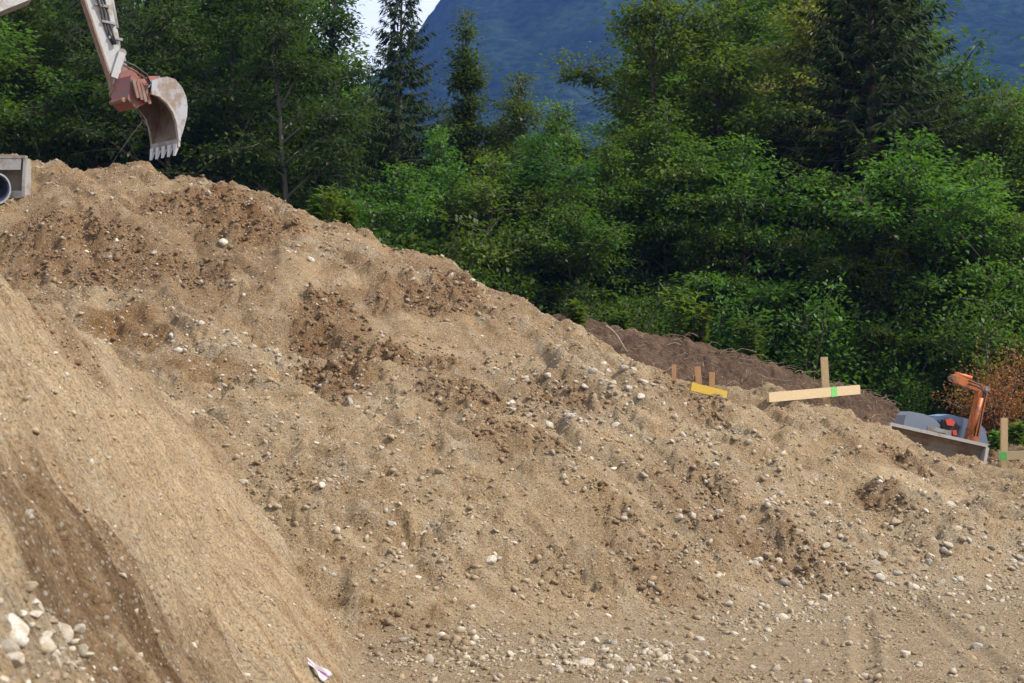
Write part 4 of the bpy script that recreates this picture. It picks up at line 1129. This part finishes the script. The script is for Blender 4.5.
# ------------------------------------------------------------------ machines, stakes, litter
M_WHITE = worn('machine_offwhite', (0.43, 0.43, 0.425), rust=(0.27, 0.20, 0.15), amount=.22, rough=.5, scale=2.5, dirt_amt=.55)
M_RUSTP = worn('rusty_belly_plate', (0.27, 0.185, 0.13), rust=(0.20, 0.10, 0.05), amount=.5, rough=.8, scale=4)
M_RED = worn('red_coupler', (0.27, 0.070, 0.055), rust=(0.15, 0.085, 0.07), amount=.55, rough=.55, scale=7)
M_STEEL = worn('worn_steel', (0.33, 0.33, 0.35), rust=(0.21, 0.155, 0.115), amount=.72, rough=.5, metal=.3, scale=3)
M_STEELD = worn('soiled_steel', (0.20, 0.16, 0.12), rust=(0.15, 0.09, 0.055), amount=.5, rough=.75, metal=.1, scale=4)
M_PLATE = worn('grey_blade_steel', (0.34, 0.33, 0.31), rust=(0.24, 0.17, 0.12), amount=.5, rough=.6, metal=.2, scale=3, dirt=(.22, .16, .1), dirt_amt=.8)
M_RAIL = worn('pale_rail', (0.40, 0.38, 0.35), rust=(0.30, 0.22, 0.15), amount=.2, rough=.6, scale=5, dirt_amt=.5)
M_TOOTH = worn('polished_teeth', (0.50, 0.49, 0.47), rough=.4, metal=.4, scale=10)
M_BLACK = worn('black_rubber', (0.02, 0.02, 0.022), rough=.6, scale=9, dirt_amt=.35)
M_ORANGE = worn('orange_paint', (0.52, 0.15, 0.035), rust=(0.22, 0.075, 0.03), amount=.35, rough=.5, scale=9)
M_GREYH = worn('grey_blue_hood', (0.20, 0.23, 0.28), rough=.5, scale=6, dirt_amt=.35)
M_BLUET = worn('blue_grey_cover', (0.16, 0.22, 0.32), rough=.6, scale=6, dirt_amt=.35)
M_SEATR = worn('red_cover', (0.60, 0.07, 0.035), rough=.5, scale=9, dirt_amt=.2)
M_WOOD = worn('fresh_timber', (0.60, 0.42, 0.22), rough=.75, scale=5, dirt=(.30, .2, .1), dirt_amt=.35, grain=(22, 22, 1.2))
M_WOODX = worn('fresh_board', (0.62, 0.47, 0.27), rough=.75, scale=5, dirt=(.30, .2, .1), dirt_amt=.3, grain=(1.2, 22, 22))
M_WOODO = worn('orange_timber', (0.56, 0.30, 0.13), rough=.75, scale=5, dirt=(.30, .2, .1), dirt_amt=.3, grain=(22, 22, 1.2))
M_YELLOW = worn('yellow_formwork_board', (0.56, 0.36, 0.03), rough=.6, scale=9, dirt_amt=.8, grain=(1.2, 22, 22))
M_GREENP = worn('green_spray_paint', (0.14, 0.46, 0.11), rough=.7, scale=30, rust=(.5, .42, .22), amount=.05, dirt_amt=.1)
M_PAPER = worn('white_plastic', (0.42, 0.40, 0.41), rough=.5, scale=22, dirt_amt=.7)
M_PURPLE = worn('purple_print', (0.28, 0.07, 0.22), rough=.5, scale=14, dirt_amt=.2)
M_PIPE = worn('pale_pipe', (0.27, 0.29, 0.32), rough=.55, scale=4, dirt_amt=.5)
M_PIPEIN = worn('dark_blue_liner', (0.035, 0.05, 0.085), rough=.5, scale=4, dirt_amt=.3)
M_GLASS = worn('cab_glass', (0.03, 0.04, 0.045), rough=.08, scale=3, dirt_amt=.15)

def bm_link(name, bm, mat, parent=None, bevel=0.0, smooth=False):
    if bevel:
        bmesh.ops.bevel(bm, geom=[e for e in bm.edges if len(e.link_faces) == 2 and e.calc_face_angle(0) > .5], offset=bevel, segments=2, profile=.6, affect='EDGES')
    bmesh.ops.recalc_face_normals(bm, faces=bm.faces)
    me = bpy.data.meshes.new(name); bm.to_mesh(me); bm.free()
    if smooth:
        for p in me.polygons: p.use_smooth = True
    return link(name, me, mat, parent)

def bm_prism(bm, poly, fa, w0, w1):
    """extrude a polygon of (s, z); fa(s, w, z) places a point"""
    a = [bm.verts.new(fa(s, w0, z)) for s, z in poly]; b_ = [bm.verts.new(fa(s, w1, z)) for s, z in poly]
    n = len(poly)
    bm.faces.new(a); bm.faces.new(b_[::-1])
    for i in range(n): bm.faces.new((a[i], b_[i], b_[(i + 1) % n], a[(i + 1) % n]))

def bm_beam(bm, p0, p1, w, h, up=Vector((0, 0, 1))):
    p0, p1 = Vector(p0), Vector(p1); d = (p1 - p0).normalized()
    s = d.cross(up); s = s.normalized() if s.length > 1e-4 else Vector((1, 0, 0)); u = s.cross(d)
    r = [[bm.verts.new(p + s * (w / 2 * i) + u * (h / 2 * j)) for i, j in ((-1, -1), (1, -1), (1, 1), (-1, 1))] for p in (p0, p1)]
    bm.faces.new(r[0][::-1]); bm.faces.new(r[1])
    for i in range(4): bm.faces.new((r[0][i], r[0][(i + 1) % 4], r[1][(i + 1) % 4], r[1][i]))

def bm_tube(bm, pts, rad, sides=10):
    pts = [Vector(p) for p in pts]; rings = []
    for i, p in enumerate(pts):
        d = (pts[min(i + 1, len(pts) - 1)] - pts[max(i - 1, 0)]).normalized()
        ref = Vector((0, 0, 1)) if abs(d.z) < .85 else Vector((1, 0, 0)); s = d.cross(ref).normalized(); u = s.cross(d)
        r = rad[i] if isinstance(rad, (list, tuple)) else rad
        rings.append([bm.verts.new(p + (s * math.cos(a) + u * math.sin(a)) * r) for a in (k / sides * 2 * math.pi for k in range(sides))])
    for A, B in zip(rings, rings[1:]):
        for i in range(sides): bm.faces.new((A[i], A[(i + 1) % sides], B[(i + 1) % sides], B[i]))
    bm.faces.new(rings[0][::-1]); bm.faces.new(rings[-1])

class Frame:
    """an upright plane through a point, turned by yaw; traces photograph pixels onto it"""
    def __init__(s, px, py, d, yaw, origin=(0, 0, 0)):
        s.p = at(px, py, d); s.X = Vector((math.cos(yaw), math.sin(yaw), 0)); s.Y = Vector((-math.sin(yaw), math.cos(yaw), 0)); s.o = Vector(origin)
    def __call__(s, a, w, z): return s.p + s.X * a + s.Y * w + Vector((0, 0, z)) - s.o
    def px(s, x, y):
        v = at(x, y, 1.0); t = s.p.dot(s.Y) / v.dot(s.Y); q = v * t - s.p
        return q.dot(s.X), q.z
    def poly(s, pts): return [s.px(*p) for p in pts]

# ---- excavator on the heap
EX = Vector((-12.4, 32.6, 4.05))
ex = empty('excavator', EX)
tag(ex, 'light grey excavator with red coupler and bucket hanging over the heap top', 'excavator')
A = Frame(120, 90, 30.5, math.radians(24), EX)
stick_out = A.poly([(70, -70), (86, 0), (113, 80), (116, 95), (121, 96), (121, 60), (119, 41), (111, 0), (105, -30), (96, -74), (84, -84)])
bm = bmesh.new(); bm_prism(bm, stick_out, A, 0, .40); st = bm_link('stick', bm, M_WHITE, ex, .012)
bm = bmesh.new()
e0, e1 = A.px(86, 0), A.px(115, 94); e00 = A.px(72, -60)
for (a, b_) in (((e00[0], e00[1]), e0), (e0, A.px(113, 80)), (A.px(113, 80), A.px(116, 95))):
    bm_beam(bm, A(a[0] - .02, .2, a[1]), A(b_[0] - .02, .2, b_[1]), .41, .03, A.X)
bm_link('belly_plate', bm, M_RUSTP, st)
def pin(px, py, w0, w1, r, name, mat, par):
    a, z = A.px(px, py); bm = bmesh.new(); bm_tube(bm, [A(a, w0, z), A(a, w1, z)], r, 14); return bm_link(name, bm, mat, par, .005)
pin(116, 90, -.06, .46, .075, 'bucket_pin', M_RUSTP, st)
pin(114, 74, -.05, .45, .06, 'link_pin', M_STEEL, st)
pin(122, 53, -.05, .45, .085, 'cylinder_pin', M_STEEL, st)
def rod(pa, pb, w, r, name, mat, par, sides=12):
    a, b_ = A.px(*pa), A.px(*pb); bm = bmesh.new(); bm_tube(bm, [A(a[0], w, a[1]), A(b_[0], w, b_[1])], r, sides); return bm_link(name, bm, mat, par, 0, True)
cy = rod((101, -62), (117, 26), .2, .075, 'bucket_cylinder', M_WHITE, st)
rod((117, 26), (122, 53), .2, .04, 'piston_rod', M_STEEL, cy)
for w in (-.03, .36):
    a, b_ = A.px(122, 53), A.px(114, 78); bm = bmesh.new(); bm_beam(bm, A(a[0], w, a[1]), A(b_[0], w, b_[1]), .05, .14, A.X); bm_link('rocker_link', bm, M_WHITE, st, .01)
    a, b_ = A.px(122, 54), A.px(126, 76); bm = bmesh.new(); bm_beam(bm, A(a[0], w + .05, a[1]), A(b_[0], w + .05, b_[1]), .05, .12, A.X); bm_link('tipping_link', bm, M_STEEL, st, .01)
for k, (off, w) in enumerate(((0, -.03), (4, -.035), (8, -.03))):
    pts = [A.px(92 + off, -30), A.px(94 + off, -8), A.px(100 + off, 8 + k * 3), A.px(103 + off * .8, 22), A.px(108 + off * .6, 36), A.px(113 + off * .3, 45)]
    bm = bmesh.new(); bm_tube(bm, [A(p[0], w - .03 * math.sin(i * 1.3 + k), p[1]) for i, p in enumerate(pts)], .022, 8); bm_link('hydraulic_hose', bm, M_BLACK, st, 0, True)
for py_ in (5, 22, 38):
    a, z = A.px(99 + py_ * .42, py_); bm = bmesh.new(); bm_beam(bm, A(a - .13, -.02, z), A(a + .15, -.02, z - .03), .06, .05); bm_link('hose_clamp', bm, M_STEEL, st, .008)
# boom and the machine's body beyond the left edge
boom_out = A.poly([(-190, 120), (-90, 52), (0, 12), (30, 0), (62, -40), (78, -60), (92, -70), (88, -92), (60, -86), (10, -52), (-60, -18), (-150, 32), (-215, 84)])
bm = bmesh.new(); bm_prism(bm, boom_out, A, -.04, .46); bo = bm_link('boom', bm, M_WHITE, ex, .015)
pin(86, -76, -.1, .52, .11, 'stick_pin', M_STEEL, bo)
a, b_ = A.px(-60, -40), A.px(66, -104); bm = bmesh.new(); bm_tube(bm, [A(a[0], .2, a[1]), A(b_[0], .2, b_[1])], .1, 14); bm_link('stick_cylinder', bm, M_WHITE, bo, 0, True)
for w in (-.22, .62):
    a, b_ = A.px(-165, 140), A.px(-50, 12); bm = bmesh.new(); bm_tube(bm, [A(a[0], w, a[1]), A(b_[0], w, b_[1])], .09, 14); bm_link('boom_cylinder', bm, M_WHITE, bo, 0, True)
hs = A.poly([(-340, 150), (-340, 70), (-300, 58), (-180, 62), (-160, 80), (-160, 150)])
bm = bmesh.new(); bm_prism(bm, hs, A, -1.1, 1.5); bm_link('house', bm, M_WHITE, ex, .06)
cb = A.poly([(-232, 148), (-232, 10), (-222, -6), (-168, -6), (-152, 40), (-150, 148)])
bm = bmesh.new(); bm_prism(bm, cb, A, .68, 1.65); cbo = bm_link('cab', bm, M_WHITE, ex, .05)
wn = A.poly([(-222, 70), (-222, 14), (-216, 4), (-174, 4), (-162, 42), (-162, 70)])
bm = bmesh.new(); bm_prism(bm, wn, A, .66, .675); bm_link('side_window', bm, M_GLASS, cbo)
# undercarriage points at the camera, blade in front
for sx in (-1.15, .95):
    bm = bmesh.new(); xo = sx
    pr = [(-1.9, .42), (-1.75, .75), (-1.45, .86), (1.3, .86), (1.62, .75), (1.78, .42), (1.62, .1), (1.3, 0), (-1.45, 0), (-1.75, .1)]
    bm_prism(bm, pr, lambda a, w, z: Vector((xo + w, a + .9, z + .08)), -.26, .26); bm_link('crawler_track', bm, M_BLACK, ex, .03)
bm = bmesh.new(); bm_prism(bm, [(-1.0, .3), (1.0, .3), (.9, .8), (-.9, .8)], lambda a, w, z: Vector((a - .1, w + .9, z)), -1.0, 1.0); bm_link('chassis', bm, M_STEELD, ex, .04)
bl_d = hit(15, 199)[1] - .12
bl_p = at(27, 197, bl_d)
def blade(name, parent, origin, right_low, width, height, roll, yaw, depth, mats, side_t=.05):
    """concave pushing blade; right_low is its lower right corner"""
    o = Vector(right_low) - Vector(origin)
    ca, sa = math.cos(yaw), math.sin(yaw)
    def f(a, w, z):           # a to the right (<=0), w forward to the viewer, z up
        x_, z_ = a * math.cos(roll) + z * math.sin(roll), -a * math.sin(roll) + z * math.cos(roll)
        return o + Vector((x_ * ca + w * sa, x_ * sa - w * ca, z_))
    prof = [(0.16, 0), (.05, .12), (0, .32), (-.005, .55), (.03, .78), (.10, .93), (.17, 1.0)]
    prof = [(w * depth / .2, q * height) for w, q in prof]
    loop = prof + [(w - .035, q) for w, q in prof[::-1]]
    bm = bmesh.new()
    A_ = [bm.verts.new(f(-width, w, z)) for w, z in loop]; B_ = [bm.verts.new(f(0, w, z)) for w, z in loop]
    n = len(loop)
    for i in range(n): bm.faces.new((A_[i], A_[(i + 1) % n], B_[(i + 1) % n], B_[i]))
    bm.faces.new(A_[::-1]); bm.faces.new(B_)
    mb = bm_link(name, bm, mats[0], parent)
    bm = bmesh.new(); tw = prof[-1][0]
    bm_beam(bm, f(-width - side_t * .5, tw - .03, height + .022), f(side_t * .5, tw - .03, height + .022), .11, .06); bm_link('top_rail', bm, mats[1], mb, .008)
    bm = bmesh.new(); bm_beam(bm, f(-width, prof[0][0] + .01, .02), f(0, prof[0][0] + .01, .02), .03, .14); bm_link('cutting_edge', bm, mats[1], mb, .005)
    for a in (0, -width - side_t):
        bm = bmesh.new(); bm_prism(bm, [(-.06, -.02), (depth * 1.15, -.03), (depth * 1.2, height * .25), (depth * 1.05, height * .97), (.02, height)], lambda w, aa, z: f(a + aa, w, z), 0.002, side_t); bm_link('side_plate', bm, mats[1], mb, .006)
    return mb, f
blade('dozer_blade', ex, EX, bl_p, 2.6, .70, math.radians(1), math.radians(-4), .22, (M_STEELD, M_PLATE), .06)
bm = bmesh.new(); bm_beam(bm, bl_p - EX + Vector((-2.5, -.2, .58)), bl_p - EX + Vector((-.05, -.2, .58)), .05, .2); bm_link('lit_face_strip', bm, M_PLATE, ex, .01)  # added paler strip imitating the light on the blade's upper face
for sx in (-1.9, -.75):
    bm = bmesh.new(); bm_beam(bm, bl_p - EX + Vector((sx, .0, .35)), bl_p - EX + Vector((sx, 2.2, .5)), .16, .2); bm_link('blade_arm', bm, M_STEELD, ex, .02)

# red coupler (hung on the stick) and bucket
cp = None
bm = bmesh.new(); bm_prism(bm, A.poly([(118, 80), (121, 72), (132, 69), (139, 78), (136, 92), (128, 100), (119, 95)]), A, -.04, .44); cp = bm_link('coupler', bm, M_RED, ex, .02)
K = Frame(152, 88, 30.2, math.radians(47), EX)
bm = bmesh.new(); bm_prism(bm, K.poly([(136, 74), (147, 80), (153, 84), (157, 90), (150, 103), (141, 107), (133, 98)]), K, .18, .80); bm_link('rotator', bm, M_RED, cp, .03)
for q, w in (((139, 79), .1), ((131, 98), .1)):
    a, z = K.px(*q); bm = bmesh.new(); bm_tube(bm, [K(a, w + .15, z), K(a, .72, z)], .05, 12); bm_link('locking_pin', bm, M_RUSTP, cp, .006)
for k in range(4):
    a, z = K.px(136 + k * 4, 80 + k * 2); bm = bmesh.new(); bm_beam(bm, K(a, .1, z + .03), K(a + .1, .08, z - .34), .05, .06); bm_link('coupler_rib', bm, M_RED if k % 2 else M_STEELD, cp, .01)
for k in range(2):
    p_ = [K.px(124, 62 + k * 3), K.px(134, 66 + k * 4), K.px(146, 75 + k * 3), K.px(150, 84)]
    bm = bmesh.new(); bm_tube(bm, [K(p[0], -.02 + .04 * k, p[1]) for p in p_], .022, 8); bm_link('coupler_hose', bm, M_RED if k else M_BLACK, cp, 0, True)
BW = .97
lip_px = K.poly([(178, 138), (176, 126), (172, 113), (166, 105), (158, 98)])
back = K.poly([(149, 86), (152, 81), (159, 78), (167, 76.5), (175, 79), (182, 87), (186, 96), (187.5, 106), (187, 116), (185, 124), (182.5, 133), (179.5, 142)])
inn = [(a - .03 if i > 4 else a, z - .035 if i < 7 else z) for i, (a, z) in enumerate(back)]
bm = bmesh.new()
ring = lambda pts, w: [bm.verts.new(K(a, w, z)) for a, z in pts]
o0, o1, i0, i1 = ring(back, 0), ring(back, BW), ring(inn, .001), ring(inn, BW - .001)
n = len(back)
for i in range(n - 1):
    bm.faces.new((o0[i], o0[i + 1], o1[i + 1], o1[i])); bm.faces.new((i0[i], i1[i], i1[i + 1], i0[i + 1]))
bm.faces.new((o0[0], o1[0], i1[0], i0[0])); bm.faces.new((o0[-1], i0[-1], i1[-1], o1[-1]))
for i in range(n - 1):
    bm.faces.new((o0[i], i0[i], i0[i + 1], o0[i + 1])); bm.faces.new((o1[i], o1[i + 1], i1[i + 1], i1[i]))
bk_o = bm_link('bucket', bm, M_STEEL, ex)
bm = bmesh.new(); li = [(a - .012, z - .01) for a, z in inn[2:]]
l0, l1 = ring(li, .03), ring(li, BW - .03)
for i in range(len(li) - 1): bm.faces.new((l0[i], l1[i], l1[i + 1], l0[i + 1]))
sd = [li[0]] + li[1:] + lip_px
bm_prism(bm, sd, K, BW - .045, BW - .03)
bm_link('brown_inside', bm, M_STEELD, bk_o)  # brown sheet over the bucket's inner faces, darker than the shell
lip = K.poly([(179, 141), (178.3, 134), (176.5, 122), (173, 112), (167, 103), (159, 96), (151, 93)])
side = [(a - .006, z - .004) for a, z in back[1:-1]]
for w0, w1 in ((-.012, .022), (BW - .022, BW + .012)):
    bm = bmesh.new(); bm_prism(bm, side + lip, K, w0, w1); bm_link('side_plate', bm, M_STEEL, bk_o)
    bm = bmesh.new()
    for p, q in zip(lip, lip[1:]): bm_beam(bm, K(p[0], (w0 + w1) / 2, p[1]), K(q[0], (w0 + w1) / 2, q[1]), .075, .05, K.X)
    bm_link('side_cutter', bm, M_PLATE, bk_o)
a, z = back[-1]
bm = bmesh.new(); bm_beam(bm, K(a - .02, -.02, z - .02), K(a - .02, BW + .02, z - .02), .05, .16); bm_link('cutting_lip', bm, M_PLATE, bk_o, .008)
for k in range(5):
    w = .06 + k * (BW - .12) / 4; bm = bmesh.new()
    p0, p1 = K(a - .02, w, z - .04), K(a - .085, w, z - .29)
    vs_ = []
    for p, ww, hh in ((p0, .06, .045), (p1, .03, .012)):
        vs_.append([bm.verts.new(p + K.Y * (ww * i) + K.X * (hh * j)) for i, j in ((-1, -1), (1, -1), (1, 1), (-1, 1))])
    bm.faces.new(vs_[0][::-1]); bm.faces.new(vs_[1])
    for i in range(4): bm.faces.new((vs_[0][i], vs_[0][(i + 1) % 4], vs_[1][(i + 1) % 4], vs_[1][i]))
    bm_link('tooth', bm, M_TOOTH, bk_o, .006)
for w in (.3, .68):
    bm = bmesh.new(); bm_prism(bm, K.poly([(145, 90), (147, 79), (156, 74), (168, 74), (169, 79), (152, 88)]), K, w - .02, w + .02); bm_link('hanger_bracket', bm, M_RED, bk_o, .006)

# ---- pipe end beside the blade
pc = at(-3, 188.5, hit(-3, 203)[1] - .55); pdir = Vector((.75, -.62, -.12)).normalized()
pr_ = empty('pipe', pc); tag(pr_, 'round pipe end with pale rim and dark inside at the left edge', 'pipe')
def ringmesh(r0, r1, l0, l1, sides=40):
    bm = bmesh.new(); s = pdir.cross(Vector((0, 0, 1))).normalized(); u = s.cross(pdir); R = []
    for r, l in ((r0, l0), (r1, l0), (r1, l1), (r0, l1)):
        R.append([bm.verts.new(pdir * l + (s * math.cos(a) + u * math.sin(a)) * r) for a in (k / sides * 2 * math.pi for k in range(sides))])
    for i in range(4):
        for k in range(sides): bm.faces.new((R[i][k], R[i][(k + 1) % sides], R[(i + 1) % 4][(k + 1) % sides], R[(i + 1) % 4][k]))
    return bm
bm_link('pipe_wall', ringmesh(.258, .29, -1.6, 0), M_PIPE, pr_, 0, False)
bm_link('liner', ringmesh(.235, .2575, -1.6, -.02), M_PIPEIN, pr_, 0, False)

# ---- stakes and boards
def stake(px, ptop, pbot, d, w, mat, label, group, tilt=0.0):
    a, b_ = at(px, ptop, d), at(px + tilt, pbot, d)
    b_ = b_ + (b_ - a).normalized() * .45
    r = b_; bm = bmesh.new(); bm_beam(bm, Vector((0, 0, 0)), a - r, w, w * .9, Vector((.1, 1, 0)))
    o = bm_link('stake', bm, mat, None, .006); o.location = r
    return tag(o, label, 'stake', group)
def board(p0, p1, thick, high, mat, label, cat='board', name='board'):
    mid = (p0 + p1) / 2; bm = bmesh.new(); bm_beam(bm, p0 - mid, p1 - mid, thick, high)
    o = bm_link(name, bm, mat, None, .005); o.location = mid
    return tag(o, label, cat)
def paint(o, p0, p1, f0, f1, thick, high):
    mid = (p0 + p1) / 2; bm = bmesh.new(); bm_beam(bm, p0.lerp(p1, f0) - mid, p0.lerp(p1, f1) - mid, thick + .008, high + .008)
    return bm_link('paint_mark', bm, M_GREENP, o)
GSK = 'surveying stakes behind the crest'
stake(824, 357, 409, 27.15, .125, M_WOOD, 'tall timber stake crossed by the long pale board', GSK, 3)
stake(674, 364.5, 381, hit(674, 384)[1] + .0, .075, M_WOODO, 'thin short stake, leftmost of the stakes on the crest', GSK)
stake(697.5, 366.5, 390, hit(697, 391)[1] + .05, .105, M_WOODO, 'orange-tinted stake left behind the yellow board', GSK, 2)
stake(712, 372, 392, hit(712, 396)[1] + .05, .095, M_WOODO, 'stake behind the right half of the yellow board', GSK)
stake(1004, 418, 457, 27.4, .115, M_WOOD, 'short stake with a green-tipped board near the right edge', GSK)
p0, p1 = at(768, 397.5, 26.05), at(859, 389.5, 27.3)
o = board(p0, p1, .06, .165, M_WOODX, 'long pale batter board nailed across the tall stake, green sprayed mark'); paint(o, p0, p1, .67, .735, .06, .165)
p0, p1 = at(690.5, 386.5, hit(690, 395)[1] - .15), at(726, 395, hit(726, 401)[1] - .15)
board(p0, p1, .05, .14, M_YELLOW, 'bright yellow formwork board lying on the crest')
p0, p1 = at(999, 456.5, 27.2), at(1045, 453.5, 27.0)
o = board(p0, p1, .06, .15, M_WOODX, 'pale board with a green painted end at the right edge'); paint(o, p0, p1, 0, .17, .06, .15)

# ---- small excavator with blade on the right
MO = at(945, 462, 28.6); me_ = empty('mini_excavator', MO)
tag(me_, 'small orange-armed excavator with grey blade parked behind the right crest', 'excavator')
tilt = math.radians(12.5)
blade('dozer_blade', me_, MO, at(977, 471, 27.9), 1.80, .47, tilt, math.radians(3), .2, (M_STEELD, M_RAIL), .06)
Q = Frame(945, 440, 28.4, 0, MO)
def part_poly(name, pts, w0, w1, mat, bev, parent=me_, smooth=False):
    bm = bmesh.new(); bm_prism(bm, Q.poly(pts), Q, w0, w1); return bm_link(name, bm, mat, parent, bev, smooth)
part_poly('lifting_handle', [(921, 432), (922, 426), (926, 426), (942, 430), (945, 430), (945, 437), (941, 437), (940, 433.5), (926, 430), (926, 433)], -.42, -.36, M_PLATE, .008)
part_poly('engine_hood', [(901, 426), (904, 415), (909, 411.5), (922, 414), (933, 419), (938, 425), (938, 434), (902, 430)], -.15, .55, M_GREYH, .07)
hd = part_poly('engine_cover', [(936, 436), (937, 422), (941, 416), (952, 414.5), (966, 418), (980, 422), (987, 430), (990, 445), (988, 462), (950, 458)], .1, .95, M_BLUET, .10)
part_poly('cover_panel', [(938, 420), (942, 416.5), (955, 416), (962, 420), (962, 426), (942, 424)], .02, .2, M_BLUET, .03, hd)
st_ = part_poly('seat', [(941, 420), (946, 418.5), (953, 421), (957, 428), (955, 436), (944, 434), (940, 428)], -.16, .04, M_BLACK, .03)
part_poly('seat_cover', [(942.5, 420), (948, 418.5), (952, 422), (950, 426), (944, 425)], -.22, -.13, M_SEATR, .02, st_)
part_poly('seat_base', [(949, 430), (953, 430), (954, 435), (950, 435)], -.22, -.14, M_SEATR, .01, st_)
bo2 = part_poly('boom', [(963, 442), (965.5, 432), (969, 418), (973, 402), (975.5, 391), (979, 387), (984.5, 388.5), (983, 398), (980, 412), (977, 428), (974.5, 444)], -.22, .0, M_ORANGE, .02)
bm = bmesh.new(); q0, q1 = Q.px(967, 433), Q.px(977, 398); bm_tube(bm, [Q(q0[0], -.27, q0[1]), Q(q1[0], -.27, q1[1])], .04, 10); cyl = bm_link('boom_cylinder', bm, M_ORANGE, bo2, 0, True)
part_poly('stick', [(948, 381), (950, 374.5), (954, 374), (972, 382), (985, 387), (986, 391), (980, 393), (962, 386.5)], -.2, -.04, M_ORANGE, .015)
bm = bmesh.new(); q0, q1 = Q.px(953, 373.5), Q.px(970, 378); bm_tube(bm, [Q(q0[0], -.12, q0[1]), Q(q1[0], -.12, q1[1])], .035, 10); bm_link('stick_cylinder', bm, M_ORANGE, me_, 0, True)
bm = bmesh.new(); q0 = Q.px(983.5, 389); bm_tube(bm, [Q(q0[0], -.27, q0[1]), Q(q0[0], .05, q0[1])], .05, 12); bm_link('knuckle_pin', bm, M_STEEL, bo2, .005)
for k in range(2):
    pts = [(970 + 3 * k, 436), (973 + 3 * k, 420), (977 + 2.5 * k, 404), (980 + 2 * k, 394), (976, 385 + 3 * k), (964, 381 + 3 * k)]
    bm = bmesh.new(); bm_tube(bm, [Q(*((lambda q: (q[0], -.26 - .02 * math.sin(i * 2.0), q[1]))(Q.px(*p)))) for i, p in enumerate(pts)], .014, 8); bm_link('hydraulic_hose', bm, M_BLACK, bo2, 0, True)
for p in ((968, 430), (950, 378)):
    q0 = Q.px(*p); bm = bmesh.new(); bm_tube(bm, [Q(q0[0], -.27, q0[1]), Q(q0[0], .03, q0[1])], .04, 12); bm_link('pivot_pin', bm, M_STEELD, bo2, .005)
part_poly('undercarriage', [(905, 432), (988, 450), (986, 478), (905, 462)], .05, 1.0, M_BLACK, .05)

# ---- litter on the bank foot
c0 = hit(316, 671); zz = float(ground(np.array([c0[0]]), np.array([c0[1]]))[0])
sc_ = c0[1] / FPX
lit = empty('plastic_scrap', (c0[0], c0[1], zz)); tag(lit, 'crumpled white plastic strip with a purple stripe at the bottom edge', 'litter')
en = Vector((.35, -.6, .72)).normalized(); e1 = Vector((.728, -.22, -.536)).normalized(); e2 = en.cross(e1).normalized()
def strip(wa, wb, lift):
    bm = bmesh.new(); rows = []
    for i in range(11):
        f = i / 10; row = []
        for q in np.linspace(wa, wb, 6):
            ww = (.014 + .040 * f) * (1 + .25 * math.sin(f * 9))
            row.append(bm.verts.new(e1 * (.27 * (f - .5)) + e2 * (ww * q) + en * (.010 * math.sin(f * 8 + q * 2.5) + .012 * q * q + lift) + Vector((0, -.02, .055))))
        rows.append(row)
    for r0, r1 in zip(rows, rows[1:]):
        for k in range(5): bm.faces.new((r0[k], r0[k + 1], r1[k + 1], r1[k]))
    bmesh.ops.recalc_face_normals(bm, faces=bm.faces)
    bmesh.ops.solidify(bm, geom=bm.faces[:], thickness=.002); return bm
bm_link('sheet', strip(-1, 1, 0), M_PAPER, lit, 0, True)
bm_link('stripe', strip(.0, .3, .004 if en.y < 0 else .004), M_PURPLE, lit, 0, True)
